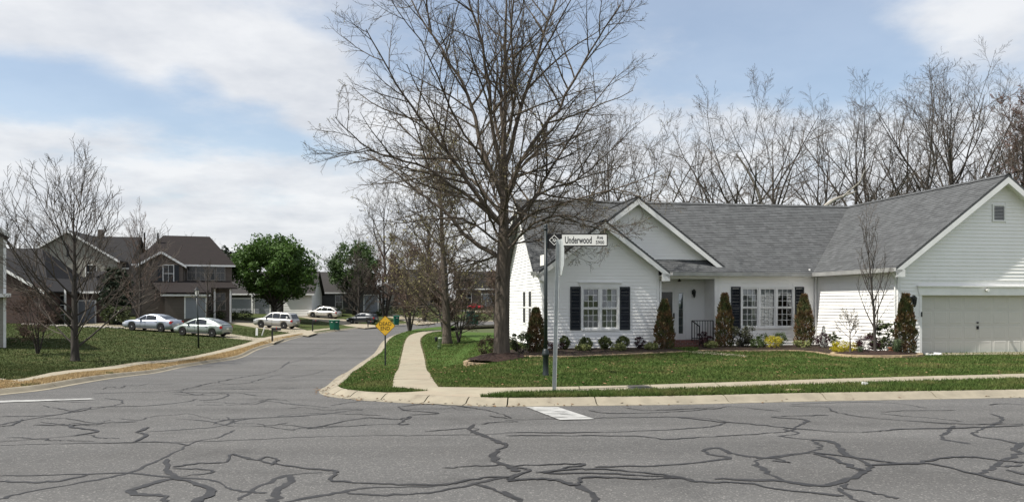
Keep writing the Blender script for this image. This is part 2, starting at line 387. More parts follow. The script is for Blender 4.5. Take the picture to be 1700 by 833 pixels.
def drape(name, poly, off, m, step=1.0, skirt=0.12, parent=None, hf=None, smooth_=True):
    hf = hf or (lambda x, y: H(x, y) + off)
    bd = resample(poly, step, True)
    xs = [p[0] for p in bd]; ys = [p[1] for p in bd]
    gx, gy = np.meshgrid(np.arange(min(xs), max(xs), step), np.arange(min(ys), max(ys), step))
    gx = gx.ravel(); gy = gy.ravel(); k = inside(poly, gx, gy)
    pts = [Vector(p) for p in bd] + [Vector((float(a), float(b))) for a, b in zip(gx[k], gy[k])]
    n = len(bd)
    v, e, f, ov, oe, of = delaunay_2d_cdt(pts, [], [list(range(n))], 1, 1e-4)
    mb = MB(); mb.v = [(p.x, p.y, hf(p.x, p.y)) for p in v]
    for t in f:
        a, b, c = (v[i] for i in t[:3])
        mb.f.append(tuple(t) if (b-a).cross(c-a) > 0 else tuple(reversed(t))); mb.m.append(0)
    if skirt:
        for i in range(n):
            a = bd[i]; b = bd[(i + 1) % n]; za, zb = hf(*a), hf(*b)
            mb.poly([(a[0], a[1], za), (b[0], b[1], zb), (b[0], b[1], zb - skirt), (a[0], a[1], za - skirt)])
    return mb.build(name, m, parent)

# ------------------------------------------------------------------ ground sheet to the horizon
def ground_sheet():
    xs = [-1500, -700, -300, -150] + list(range(-100, 101, 5)) + [150, 300, 700, 1500]
    ys = [-600, -200, -80] + list(range(-40, 161, 4)) + [220, 400, 800, 2000]
    mb = MB()
    for y in ys:
        for x in xs: mb.v.append((x, y, H(x, y) - 0.30))
    w = len(xs)
    for j in range(len(ys) - 1):
        for i in range(w - 1): mb.f.append((j*w+i, j*w+i+1, (j+1)*w+i+1, (j+1)*w+i)); mb.m.append(0)
    structure(mb.build('ground', M_SOIL))
ground_sheet()

# ------------------------------------------------------------------ road edge lines
RK = g2([(1700,659.7),(1346,666),(1143,671),(960,673.5),(840,674.5),(779,673),(720,671),(660,668),(600,664),(562,660),(540,656),(530,651),(534,645),(550,634),(581,614),(620.5,587),(635,567),(653,556.5),(682,548.5),(710.5,545),(734,543.2),(790,541),(860,539)])
RK = [(RK[0][0] + k*WX, RK[0][1] + k*WY) for k in (75, 50, 30, 20, 12, 6, 3)] + RK + [(RK[-1][0] + k, RK[-1][1] + k*.04) for k in (4, 9, 18, 30, 45)]
LK = g2([(0,656),(102,643),(204,626),(286,613.5),(347,603),(400,594),(430,580),(467,568.6),(493,560.7),(527,554),(599,544.5),(635,541),(710,536.5),(780,534),(860,532.5)])
LK = [(-90, 2.0), (-60, 6.4), (-40, 9.2), (-28, 11.0), (-20, 12.3), (-15, 13.3), (-12.6, 14.3), (-11.3, 15.5)] + LK + [(LK[-1][0] + k, LK[-1][1] + k*.04) for k in (4, 9, 18, 30, 45)]
RKs = smooth(RK[:1] + RK[1:], 5); LKs = smooth(LK, 5)
road_poly = RKs + LKs[::-1] + [(-95, -16), (75, -8)]
road = structure(drape('road', road_poly, 0.0, M_ASPH, 2.2, skirt=.1))

# ------------------------------------------------------------------ kerbs in cast lengths
def offset_line(pts, d):
    out = []
    for i, p in enumerate(pts):
        a = pts[max(i-1, 0)]; b = pts[min(i+1, len(pts)-1)]; tx, ty = b[0]-a[0], b[1]-a[1]; l = math.hypot(tx, ty) or 1
        out.append((p[0] + ty/l*d, p[1] - tx/l*d))
    return out
KW = 0.42
KPROF = [(-.02, -.06), (0.0, .008), (.18, .016), (.28, .075), (.34, .106), (KW, .120), (KW, -.10)]
def kerb(line, side, name, i0, i1, seg=3.0, wk=1.0):
    root = structure(link(name, None)); pts = resample(line[i0:i1], .5)
    k = int(seg / .5); offs = [offset_line(pts, side * o * wk) for o, _ in KPROF]
    for s0 in range(0, len(pts) - 1, k):
        s1 = min(s0 + k, len(pts) - 1)
        if s1 <= s0: break
        if pts[s0][1] > 110 or pts[s0][0] > 34 or pts[s0][0] < -34: continue
        mb = MB(); n = len(KPROF)
        for i in range(s0, s1 + 1):
            for q, (o, z) in enumerate(KPROF):
                x, y = offs[q][i]
                if i == s1 and s1 < len(pts) - 1:      # open joint
                    px, py = offs[q][i-1]; l = math.hypot(px-x, py-y) or 1; x += (px-x)/l*.026; y += (py-y)/l*.026
                mb.v.append((x, y, H(x, y) + z))
        for i in range(s1 - s0):
            for q in range(n - 1):
                a = i*n+q; f = (a, a+1, a+n+1, a+n); mb.f.append(f if side < 0 else f[::-1]); mb.m.append(0)
        mb.f.append(tuple(range(n))); mb.m.append(0); mb.f.append(tuple(range((s1-s0)*n, (s1-s0)*n+n))[::-1]); mb.m.append(0)
        mb.build('kerb_segment', M_KERB, root)
    return root
RKr = RKs; LKr = LKs
kerb(RKr, 1, 'kerb', 0, len(RKr)); kerb(LKr, -1, 'kerb', 0, len(LKr), wk=.62)
RKi = offset_line(RKr, KW); LKi = offset_line(LKr, -KW*.62)

# ------------------------------------------------------------------ pavements in slabs
def slabs(name, ea, eb, n, off=.125, th=.10, m=None, parent=None, gap=.022):
    """Slabs between two edge lines."""
    root = structure(link(name, None)) if parent is None else parent
    def dens(l): return resample(l, .1)
    def fr(l):
        l = dens(l); c = [0]
        for a, b in zip(l, l[1:]): c.append(c[-1] + math.hypot(b[0]-a[0], b[1]-a[1]))
        def f(t):
            s = t * c[-1]; i = min(np.searchsorted(c, s), len(l) - 1); return l[i]
        return f
    fa, fb = fr(ea), fr(eb)
    sub = 4
    for i in range(n):
        mb = MB(); rows = []
        for j in range(sub + 1):
            t = (i + j / sub) / n; a, b = fa(t), fb(t); rows.append((a, b))
        L_ = math.hypot(rows[-1][0][0]-rows[0][0][0], rows[-1][0][1]-rows[0][0][1]) or 1
        g = gap / L_
        rows[-1] = tuple((rows[-1][k][0] + (rows[0][k][0]-rows[-1][k][0])*g, rows[-1][k][1] + (rows[0][k][1]-rows[-1][k][1])*g) for k in (0, 1))
        dz = random.Random(i*7+len(name)).uniform(-.003, .003)
        pa = [(a[0], a[1], H(*a) + off + dz) for a, b in rows]; pb = [(b[0], b[1], H(*b) + off + dz) for a, b in rows]
        for j in range(sub):
            mb.poly([pa[j], pa[j+1], pb[j+1], pb[j]])
        ring = pa + pb[::-1]
        for j in range(len(ring)):
            p, q = ring[j], ring[(j+1) % len(ring)]
            mb.poly([p, (p[0], p[1], p[2]-th), (q[0], q[1], q[2]-th), q])
        mb.build('paving_slab', m or M_CONC, root, fix=True)
    return root
LO = .12
UP = [(728,642),(840,643),(918,642),(1034,640),(1143,636.5),(1200,634.6),(1396,628),(1700,620)]
DN = [(800,653.5),(840,652.7),(918,650.5),(1034,648.6),(1143,645.5),(1200,644),(1447,635),(1700,628)]
upw = g2(UP[1:], LO); dnw = g2(DN[1:], LO)
upw = upw + [(upw[-1][0] + k*WX, upw[-1][1] + k*WY) for k in (5, 10, 15, 20)]; dnw = dnw + [(dnw[-1][0] + k*WX, dnw[-1][1] + k*WY) for k in (5, 10, 15, 20)]
slabs('pavement', upw, dnw, 21)
SL = [(651,642),(660,614),(667,589),(673,566),(682,555.5),(703,550),(732,547.5)]
SR = [(728,642),(714,621),(705,596),(698,569),(700,559.5),(712,552.5),(734,549.3)]
slw = smooth(g2(SL, LO), 5); srw = smooth(g2(SR, LO), 5)
slabs('pavement', slw, srw, 30)
# corner apron
apron = g2([(577,646.6),(605,649.4),(642,651.2),(676,650.6),(714,648.0),(652,642),(690,642),(728,642),(784,642.6),(840,643),(840,652.7),(812,658)], LO)
kin = [p for p in RKi if 12 < p[1] < 22 and -9 < p[0] < -0.55]
kin = kin[:min(range(len(kin)), key=lambda i: math.dist(kin[i], apron[0])) + 1]
structure(drape('corner_pavement', apron + kin, .122, M_CONC, .6))

# left pavement
LU = [(0,631),(60,624),(122,613.5),(220,602),(286,596),(339,587),(400,572),(438,560.5),(467,555),(517,547.5),(548,544)]
LD = [(0,636.5),(60,630),(122,620),(220,607.5),(286,601),(345,590.5),(405,576.5),(447,563),(478,557.5),(525,549.5),(555,545.5)]
luw = smooth([(-30, 12.6), (-14.5, 19.2)] + g2(LU, LO), 4); ldw = smooth([(-30, 11.4), (-13.6, 18.3)] + g2(LD, LO), 4)
slabs('pavement', luw, ldw, 48)

# ------------------------------------------------------------------ lawns
def cutline(pts, a, b):
    return [p for p in pts if a(p) and b(p)]
vg_line = [p for p in RKi if 14.5 < p[1] < 30 and p[0] > -0.45 and p[0] < 32]
vg_line.sort(key=lambda p: p[0])
verge1 = [(-.62, vg_line[0][1] + .05)] + vg_line + [p for p in dnw[::-1] if p[0] < 31]
lawn_polys = []
def lawn(name, poly, m, label, blade, off=.108, step=1.0):
    o = drape(name, poly, off, m, step); structure(o); lawn_polys.append((poly, blade)); return o
lawn('lawn', verge1, M_LAWN, '', M_BLADE, .114)
wedge_in = [p for p in RKi if p[1] > 17.0 and p[0] < -2.0 and p[1] < 84]
wedge_in = [p for p in wedge_in if p[1] > g2([(574, 645.6)], LO)[0][1]]
wedge = g2([(712,647.8),(676,650.2),(642,650.8),(605,649.0),(579,646.4)], LO) + wedge_in + slw[::-1]
lawn('lawn', wedge, M_LAWN, '', M_BLADE, .114)
corner_lawn = srw + [(1.5, 63.5), (14, 64), (45, 58), (45, 24.6)] + [p for p in upw[::-1] if p[0] < 30] + g2([(784, 642.6)], LO)
lawn('lawn', corner_lawn, M_LAWN, '', M_BLADE)
lk_in = [p for p in LKi if p[0] > -26 and p[1] < 63]
ldv = [p for p in ldw if p[0] > -26 and p[1] < 66]
lawn('verge', lk_in + ldv[::-1], M_DRY, '', M_BLADED, .112)
luv = [p for p in luw if p[0] > -29]
lawn('lawn', luv + g2([(540,541),(520,536),(500,534)], LO) + [(-22, 74), (-30, 80), (-60, 80), (-75, 60), (-60, 14)], M_LAWNL, '', M_BLADEL)
far_in = [p for p in LKi if p[1] > 64 and p[0] < 30]
lawn('lawn', far_in + [(45, 135), (-55, 135), (-55, 80.5), (-30, 80.5), (-21.5, 74.5), (-18, 70)], M_LAWNL, '', M_BLADEL, step=2.5)

# bare brown soil line where the grass is cut back from the concrete
M_EDGE = mat('edge_soil', (.11, .075, .045), .95, (.07, .055, .03), 9, 5, col3=(.20, .165, .09), scale3=3, lo3=.5, hi3=.6)
def soil_edge(line, d0, d1):
    rng = random.Random(len(line)); l = resample(line, .12); a = offset_line(l, d0); b = [(p[0] + rng.gauss(0, .02), p[1] + rng.gauss(0, .02)) for p in offset_line(l, d1)]
    mb = MB(); n = len(l); mb.v = [(x, y, H(x, y) + .117) for x, y in a] + [(x, y, H(x, y) + .117) for x, y in b]
    for i in range(n - 1): mb.f.append((i, i+1, n+i+1, n+i)); mb.m.append(0)
    structure(mb.build('soil_edge', M_EDGE))
soil_edge([p for p in upw if p[0] < 16], -.01, -.11); soil_edge([p for p in vg_line if p[0] < 16], -.01, -.08); soil_edge(srw, .01, .08); soil_edge(slw, -.01, -.08); soil_edge(luv, -.01, -.10)
# driveways
def drive(pts, off=.135, m=None, world=None):
    poly = world or g2(pts, LO)
    return structure(drape('driveway', poly, off, m or M_CONC, 1.0, skirt=.06))
drive([(455,569),(418,564.8),(295,551.5),(200,544.5),(130,539.5),(120,536),(250,537),(330,543),(382,554),(424,560.5),(478,560)])
drive([(512,557),(480,552),(420,543),(376,535.5),(300,528),(300,523.5),(340,525),(420,533.5),(480,540),(505,547),(527,552.5)])
drive([(606,544.3),(570,539.5),(500,526.5),(470,522.5),(480,519.5),(520,522.5),(572,530),(600,536.5),(640,541.5)])
drive([(694,538.6),(640,525),(612,521),(570,518),(590,515.5),(640,518),(700,527.5),(722,536.5)])
def hloc(u, t): return (13.8 + u*WX + t*DX, 28.0 + u*WY + t*DY)
drive(None, .128, None, [hloc(.75, -.02), hloc(.75, -1.0), hloc(4.2, -1.15), hloc(8.3, -1.6), hloc(9.0, -9.5), hloc(13, -9.5), hloc(13, -.02)])
drive(None, .122, None, g2([(1139,583),(1152,585.2),(1190,588),(1222,590.5),(1241,591.5),(1238,589.5),(1205,586),(1178,583.5),(1165,582)], LO))

# ------------------------------------------------------------------ tar-sealed cracks and paint on the road
ZS = 1.977
CR_L = [([(0,273),(440,265),(640,263),(1000,248),(1210,243),(1530,240),(1700,235)],2),([(0,208),(60,195),(200,172),(380,142),(400,128),(340,120)],4),
 ([(0,180),(180,175),(300,150),(480,145),(600,133),(650,122)],3),([(300,105),(450,100),(560,95),(640,82),(800,50),(950,0)],4),([(70,190),(40,208),(0,212)],4),
 ([(110,208),(250,208),(380,200),(450,197)],5),([(250,208),(235,215),(320,228),(230,245)],8),([(490,215),(450,232),(480,240),(440,265)],10),
 ([(480,230),(700,215),(800,190),(940,180),(1060,172),(1190,155)],4),([(770,225),(710,250),(640,263),(530,320),(420,365),(300,390),(100,425),(0,450)],5),
 ([(0,375),(250,370),(430,365),(560,380),(700,390),(760,420),(880,430)],4),([(0,392),(100,396),(200,390),(280,372)],4),([(545,320),(550,360),(570,380),(500,400),(420,430),(530,440),(545,466)],12),
 ([(570,350),(680,355),(695,365),(570,380)],4),([(570,345),(650,335),(740,330),(760,305),(800,315),(850,325),(920,340),(1060,355),(1100,360),(1080,385),(1120,395),(1400,405),(1480,400),(1560,385),(1700,375)],6),
 ([(850,325),(880,312),(910,322),(895,338)],5),([(640,466),(690,425),(620,395),(570,380)],12),([(780,455),(830,420),(900,385),(960,370),(1060,365)],8),
 ([(900,466),(905,425),(950,395),(960,372)],13),([(920,463),(1080,435),(1200,415),(1400,410),(1480,400)],6),([(1140,430),(1250,438),(1400,430),(1540,405),(1700,370)],6),
 ([(1560,205),(1545,225),(1580,240),(1640,265),(1660,275),(1620,305),(1640,330),(1700,360)],13),([(1390,230),(1480,222),(1560,220),(1540,235)],4),
 ([(1010,220),(1060,210),(1200,185),(1300,190),(1350,180),(1310,205),(1345,205)],5),([(1310,148),(1330,160),(1440,170),(1350,175)],4),
 ([(1310,148),(1420,140),(1570,155),(1680,185),(1600,178)],4),([(1020,220),(1200,208),(1310,205)],3),([(860,135),(880,130),(960,140),(1080,150)],4),
 ([(700,205),(760,190),(1020,178)],3),([(650,128),(720,122),(740,105),(560,100)],4),([(1560,400),(1620,420),(1700,455)],8),([(1460,350),(1560,343),(1680,340)],4),([(1580,205),(1640,198),(1700,197)],4)]
CR_R = [([(0,232),(300,232),(600,220),(690,210),(715,200),(690,190),(560,182),(300,185),(0,192)],4),([(0,242),(420,245),(520,255),(640,248),(900,232),(960,210),(980,190),(870,182),(1060,175)],5),
 ([(270,160),(350,170),(540,165),(680,155),(740,148),(900,163)],4),([(380,150),(480,160),(690,150)],3),([(560,182),(700,197),(850,210),(970,222),(1140,232),(1300,222),(1480,218),(1700,210)],5),
 ([(930,145),(1050,150),(1080,165),(1200,185),(1480,205),(1600,205),(1700,205)],4),([(930,140),(1150,133),(1290,138),(1380,152)],3),
 ([(910,220),(960,235),(905,245),(1000,257),(1025,275),(1000,295),(880,310),(820,330),(840,350),(900,385),(1050,410)],8),
 ([(650,290),(690,282),(720,292),(750,303),(860,315),(1000,297)],6),([(650,290),(670,305),(730,315),(640,330),(480,342),(290,345)],6),([(820,315),(870,318),(930,332),(870,325)],5),
 ([(1000,257),(1075,265),(1110,300),(1190,340),(1160,370),(1080,400),(1010,408),(900,392),(690,385)],10),([(1010,300),(1060,315),(1150,350),(1170,360)],9),
 ([(1010,298),(1200,322),(1330,337),(1420,318),(1520,313),(1630,325),(1700,332)],7),([(1195,342),(1380,335),(1540,370),(1700,405)],7),([(1480,210),(1440,235),(1440,255),(1530,270)],9),
 ([(1700,265),(1670,290),(1690,300),(1640,320),(1600,345),(1550,368)],10),([(1590,170),(1630,185),(1600,208),(1540,230),(1545,245),(1620,255),(1680,270)],6),
 ([(1230,165),(1350,160),(1480,160)],3),([(1230,170),(1300,178),(1400,185),(1500,197)],3),([(0,345),(260,335),(120,365),(280,365),(540,380),(640,395),(800,400),(880,418),(1110,440)],6),
 ([(0,350),(80,355),(20,380),(0,385)],6),([(0,392),(100,385),(170,390),(230,405),(270,380),(480,385),(550,380)],8),([(100,365),(250,352),(400,360),(560,378),(620,390)],5),
 ([(230,405),(280,430),(295,466)],12),([(0,425),(60,463)],9),([(1090,415),(1150,455),(1200,463)],7),([(1120,400),(1110,415),(1200,430),(1290,450)],7),([(1630,345),(1700,340)],6),([(1640,355),(1700,370)],6),([(1585,142),(1640,138),(1700,142)],3)]
def fine_cracks():
    """Thin unsealed cracks: across the junction mouth and up the side street."""
    rng = random.Random(12); out = []
    for _ in range(26):
        x = rng.uniform(-60, 1500); y = rng.choice((rng.uniform(80, 160), rng.uniform(120, 300))); pts = []; L_ = rng.uniform(160, 420)
        n = rng.randint(4, 7); yy = y
        for i in range(n): pts.append((x + L_*i/(n-1) + rng.gauss(0, 12), yy)); yy += rng.gauss(0, 7)
        out.append((pts, 1.2))
    for a in ([(640,82),(760,74),(900,66),(1000,60)], [(700,70),(820,68),(930,40)], [(860,60),(960,52),(1060,30)], [(560,95),(700,92),(860,88),(980,86)], [(1000,-40),(1080,-55),(1160,-66)], [(930,10),(1040,-20),(1120,-45)]): out.append((a, 1.5))
    return out
CR_L += fine_cracks()
def cracks():
    rng = random.Random(5); lvl = 0
    for lst, ox in ((CR_L, 0), (CR_R, 840)):
        for pts, w in lst:
            g = smooth(g2([(ox + x / ZS, 600 + y / ZS) for x, y in pts]), 6)
            g = resample(g, .16)
            ww = .017 + w * .0053; mb = MB(); lvl += 1; z = .003 + (lvl % 9) * .0009
            jit = [(p[0] + rng.gauss(0, .018), p[1] + rng.gauss(0, .018)) for p in g]
            n = len(jit); a = []; b = []; wv = 1.0
            for i in range(n):
                wv += (1 - wv) * .3 + rng.gauss(0, .22); k = ww * max(.45, wv) * (.45 if i in (0, n-1) else 1)
                p = jit[max(i-1, 0)]; q = jit[min(i+1, n-1)]; tx, ty = q[0]-p[0], q[1]-p[1]; l = math.hypot(tx, ty) or 1
                a.append((jit[i][0] - ty/l*k*.5, jit[i][1] + tx/l*k*.5)); b.append((jit[i][0] + ty/l*k*.5, jit[i][1] - tx/l*k*.5))
            mb.v = [(x, y, H(x, y) + z) for x, y in a] + [(x, y, H(x, y) + z) for x, y in b]
            for i in range(n - 1): mb.f.append((i, n+i, n+i+1, i+1)); mb.m.append(0)
            mb.build('crack_seal', M_TAR, road)
cracks()
def marking(px):
    p = g2(px); mb = MB(); q = resample(p, .4, True)
    mb.poly([(x, y, H(x, y) + .0125) for x, y in q]); return mb.build('painted_marking', M_PAINT, road)
marking([(872,675.5),(926,676),(987,696),(930,697.5)])
marking([(-60,667),(150,661.5),(158,663),(60,666.5),(-60,670.5)])

# ------------------------------------------------------------------ standing grass
HOUSEBOX = []
def in_house(x, y):
    u = (x - 13.8) * WX + (y - 28) * WY; t = (x - 13.8) * DX + (y - 28) * DY
    return ((u > -12.1) & (u < -7.1) & (t > 4.4) | (u > -7.2) & (t > 5.1) & (u < .1) | (u > -.1) & (t > -.1))
def grass(polys, name, m, label, n, hgt, seed):
    rng = np.random.default_rng(seed); P = []
    xs0 = min(p[0] for q in polys for p in q); xs1 = max(p[0] for q in polys for p in q)
    ys0 = min(p[1] for q in polys for p in q); ys1 = min(70, max(p[1] for q in polys for p in q))
    # density falls with distance
    while sum(len(a) for a in P) < n:
        k = 400000; y = ys0 + (ys1 - ys0) * rng.random(k) ** 1.7; x = (rng.random(k) * 2 - 1) * y * .70
        ok = np.zeros(k, bool)
        for q in polys: ok |= inside(q, x, y)
        ok &= ~in_house(x, y); P.append(np.stack([x[ok], y[ok]], 1))
        if len(P) > 40: break
    P = np.concatenate(P)[:n]; n = len(P)
    z = np.array([H(a, b) for a, b in P]) + .10
    ang = rng.random(n) * 2 * np.pi; w = (.004 + .0005 * P[:, 1]) * (.6 + .8 * rng.random(n)); h = hgt * (.45 + .9 * rng.random(n))
    lean = rng.normal(0, .45, (n, 2)) * h[:, None]
    V = np.empty((n, 3, 3)); dx = np.cos(ang) * w; dy = np.sin(ang) * w
    V[:, 0] = np.stack([P[:, 0] - dx, P[:, 1] - dy, z], 1); V[:, 1] = np.stack([P[:, 0] + dx, P[:, 1] + dy, z], 1)
    V[:, 2] = np.stack([P[:, 0] + lean[:, 0], P[:, 1] + lean[:, 1], z + h], 1)
    me = bpy.data.meshes.new(name); me.vertices.add(3 * n); me.vertices.foreach_set('co', V.ravel())
    me.loops.add(3 * n); me.loops.foreach_set('vertex_index', np.arange(3 * n, dtype=np.int32))
    me.polygons.add(n); me.polygons.foreach_set('loop_start', np.arange(0, 3 * n, 3, dtype=np.int32))
    me.update(calc_edges=True); me.validate(); me.materials.append(m)
    tag(link(name, me), label, 'grass', kind='stuff')
def poly_of(b): return [p for p, q in lawn_polys if q is b]
# the strip along the street and the corner strip are shaggier than the mown lawn
grass([verge1], 'grass', M_BLADE, 'shaggy green grass strip between the pavement and the kerb', 42000, .085, 1)
grass([wedge, corner_lawn], 'grass', M_BLADE, 'short green lawn grass around the white house', 170000, .055, 2)
grass(poly_of(M_BLADED), 'grass', M_BLADED, 'dry straw-coloured grass strip beside the left kerb', 40000, .06, 3)
grass(poly_of(M_BLADEL)[:1], 'grass', M_BLADEL, 'green lawn grass under the bare tree on the left', 60000, .06, 4)
# ------------------------------------------------------------------ corner house (local: x along front, y into the house)
house = thing('white_house', 'single-storey white siding house with grey shingle roof and black shutters on the corner', 'house', (13.8, 28.0, 0.0), TH)
K = .758; ZR = 6.59; ZB = .14
def zmain(t): return ZR - K * (9.48 - t)
def clip_interval(spans, cuts):
    for c0, c1 in cuts:
        o = []
        for a, b in spans:
            if c1 <= a or c0 >= b: o.append((a, b)); continue
            if c0 > a: o.append((a, c0))
            if c1 < b: o.append((c1, b))
        spans = o
    return spans
def siding(parent, to3, a0, a1, z0, ztop, holes, exp=.262, name='siding_board', m=None, zmax=None):
    """Double-lap vinyl panels: one mesh per panel piece. to3(a, out, z) -> local point; ztop(z)->(lo,hi) span clip."""
    z = z0
    while True:
        zt = z + exp
        if zmax is not None:
            if z > zmax - .03: break
            zt = min(zt, zmax)
        la, ha = ztop(z + .01); 
        if ha - la < .06: break
        lb, hb = ztop(min(zt, 99)); 
        if hb < lb: lb = hb = .5 * (la + ha)
        la, ha = max(a0, la), min(a1, ha); lb, hb = max(a0, lb), min(a1, hb)
        cuts = [(h[0], h[1]) for h in holes if h[2] < zt - .02 and h[3] > z + .02]
        # partial overlap in height: shorten by the nearest whole panel edge
        for s0, s1 in clip_interval([(la, ha)], cuts):
            t0 = lb if s0 == la else s0; t1 = hb if s1 == ha else s1
            t0 = max(t0, s0); t1 = min(t1, s1)
            if t1 < t0: t0 = t1 = .5 * (t0 + t1)
            mb = MB(); n = 5
            prof = [(0, .004), (0, .028), (.5, .006), (.5, .026), (1, .004)]      # (height fraction, stand-out)
            for fz, o in prof:
                x0 = s0 + (t0 - s0) * fz; x1 = s1 + (t1 - s1) * fz
                mb.v.append(to3(x0, o, z + (zt - z) * fz)); mb.v.append(to3(x1, o, z + (zt - z) * fz))
            for i in range(n - 1): mb.f.append((2*i, 2*i+1, 2*i+3, 2*i+2)); mb.m.append(0)
            mb.build(name, m or M_WHITE, parent)
        z = zt
def gable_span(c, hw, zpk, k):
    def f(z):
        h = min(hw, (zpk - z) / k); return (c - h, c + h)
    return f
def front(y): return lambda a, o, z: (a, y - o, z)
def leftw(x): return lambda a, o, z: (x - o, a, z)

# --- wall cores (plain sheathing just behind the boards)
def core(name, pts, vec): return MB().ext(pts, vec).build(name, M_WHITE, house, fix=True)
GD = (.93, 5.81, 2.22)
# garage front wall: pieces round the door
gw = MB()
gw.ext([(0, .0, .1), (GD[0], .0, .1), (GD[0], .0, GD[2]), (0, .0, GD[2])], (0, .12, 0))
gw.ext([(GD[1], .0, .1), (8.24, .0, .1), (8.24, .0, GD[2]), (GD[1], .0, GD[2])], (0, .12, 0))
gw.ext([(0, .0, GD[2]), (8.24, .0, GD[2]), (8.24, .0, 3.36), (4.12, .0, 6.46), (0, .0, 3.36)], (0, .12, 0))
w_gf = gw.build('wall', M_WHITE, house, fix=True)
siding(w_gf, front(0), .08, 8.16, ZB, gable_span(4.12, 4.12, 6.47, K), [(GD[0]-.1, GD[1]+.1, 0, GD[2]+.36), (3.76, 4.34, 4.84, 5.6)])
w_gl = core('wall', [(0, .12, .1), (0, 5.36, .1), (0, 5.36, 3.36), (0, .12, 3.36)], (.12, 0, 0))
siding(w_gl, leftw(0), .08, 5.33, ZB, lambda z: (0, 5.36), [], zmax=3.30)
TW = (-3.37, -1.07, .93, 2.55)
w_mf = MB()
y0 = 5.36
w_mf.ext([(-4.47, y0, .1), (TW[0], y0, .1), (TW[0], y0, 3.3), (-4.47, y0, 3.3)], (0, .12, 0))
w_mf.ext([(TW[1], y0, .1), (0, y0, .1), (0, y0, 3.3), (TW[1], y0, 3.3)], (0, .12, 0))
w_mf.ext([(TW[0], y0, .1), (TW[1], y0, .1), (TW[1], y0, TW[2]), (TW[0], y0, TW[2])], (0, .12, 0))
w_mf.ext([(TW[0], y0, TW[3]), (TW[1], y0, TW[3]), (TW[1], y0, 3.3), (TW[0], y0, 3.3)], (0, .12, 0))
w_mf = w_mf.build('wall', M_WHITE, house, fix=True)
siding(w_mf, front(y0), -4.39, -.02, ZB, lambda z: (-4.47, 0), [TW], zmax=3.2)
# lower front gable
GL, GR, GC, GY = -11.91, -7.28, -9.595, 4.6
DW = (-10.42, -8.98, .93, 2.52)
zlow = lambda u: 5.18 - K * abs(u - GC)
w_lg = MB()
w_lg.ext([(GL, GY, .1), (DW[0], GY, .1), (DW[0], GY, 3.34), (GL, GY, 3.34)], (0, .12, 0))
w_lg.ext([(DW[1], GY, .1), (GR, GY, .1), (GR, GY, 3.34), (DW[1], GY, 3.34)], (0, .12, 0))
w_lg.ext([(DW[0], GY, .1), (DW[1], GY, .1), (DW[1], GY, DW[2]), (DW[0], GY, DW[2])], (0, .12, 0))
w_lg.ext([(DW[0], GY, DW[3]), (DW[1], GY, DW[3]), (DW[1], GY, 3.34), (DW[0], GY, 3.34)], (0, .12, 0))
w_lg.ext([(GL, GY, 3.34), (GR, GY, 3.34), (GC, GY, 5.06)], (0, .12, 0))
w_lg = w_lg.build('wall', M_WHITE, house, fix=True)
siding(w_lg, front(GY), GL+.08, GR-.08, ZB, gable_span(GC, 2.315, 5.07, K), [DW])
# right cheek of the lower gable towards the porch
w_ck = core('wall', [(GR, GY+.12, .1), (GR, 6.6, .1), (GR, 6.6, 3.1), (GR, GY+.12, 3.1)], (-.12, 0, 0))
# upper gable
UC, UY, UZ = -7.88, 5.7, 6.28
w_ug = core('wall', [(-11.4, UY, 3.3), (-4.36, UY, 3.3), (UC, UY, 6.14)], (0, .12, 0))
siding(w_ug, front(UY), -11.4, -4.0, 3.36, gable_span(UC, 3.6, 6.16, K), [])
# left end wall
w_le = core('wall', [(GL, GY+.12, .1), (GL, 13.6, .1), (GL, 13.6, 3.36), (GL, 9.48, 6.46), (GL, 5.36, 3.36), (GL, GY+.12, 3.3)], (.12, 0, 0))
SW = [(8.75, 9.35, 1.05, 2.42), (7.35, 7.95, 1.05, 2.42)]
siding(w_le, leftw(GL), GY+.08, 13.5, ZB, lambda z: (GY, 13.6) if z < 3.34 else (9.48 - (6.46 - z) / K, 9.48 + (6.46 - z) / K), [])
# porch recess
PY = 6.6
w_pb = MB(); w_pb.box(GR, -4.47, PY, PY+.12, .1, 3.2); w_pb.box(-4.47, -4.35, 5.48, PY, .1, 3.2)
w_pb = w_pb.build('wall', M_WHITE, house)
siding(w_pb, front(PY), GR+.01, -4.48, .40, lambda z: (GR, -4.47), [(-7.12, -5.35, .3, 2.62)], zmax=2.98)
siding(w_pb, lambda a, o, z: (-4.47 - o, a, z), 5.50, PY-.02, .40, lambda z: (5.4, PY), [], zmax=2.98)
MB().box(GR, -4.35, 5.36, PY, 2.98, 3.04).build('porch_ceiling', M_TRIM, house)
MB().box(GR, -4.36, 5.33, 5.47, 2.93, 3.26).build('porch_beam', M_TRIM, house)
MB().box(-4.58, -4.38, 5.335, 5.5, .12, 2.93).build('porch_column', M_TRIM, house)
MB().box(GR + .01, -4.48, 5.30, PY, -.3, .36).build('porch_floor', M_BRICK, house)
MB().box(-6.95, -5.5, 4.98, 5.30, -.3, .19).build('porch_step', M_BRICK, house)
# hidden remaining walls and the concrete foundation
MB().box(8.12, 8.24, .12, 13.6, .1, 3.36).box(GL+.12, 8.12, 13.48, 13.6, .1, 3.36).build('wall', M_WHITE, house)
for b_ in ((.02, GD[0], .02, .5, -.4, .12), (GD[1], 8.2, .02, .5, -.4, .12), (.02, .5, .5, 5.8, -.4, .12), (-4.46, .02, 5.38, 5.8, -.4, .12), (GL+.02, GR-.02, GY+.02, 5.3, -.6, .12), (GL+.02, GL+.5, 5.3, 13.5, -.9, .12)):
    MB().box(*b_).build('foundation', M_KERB, house)

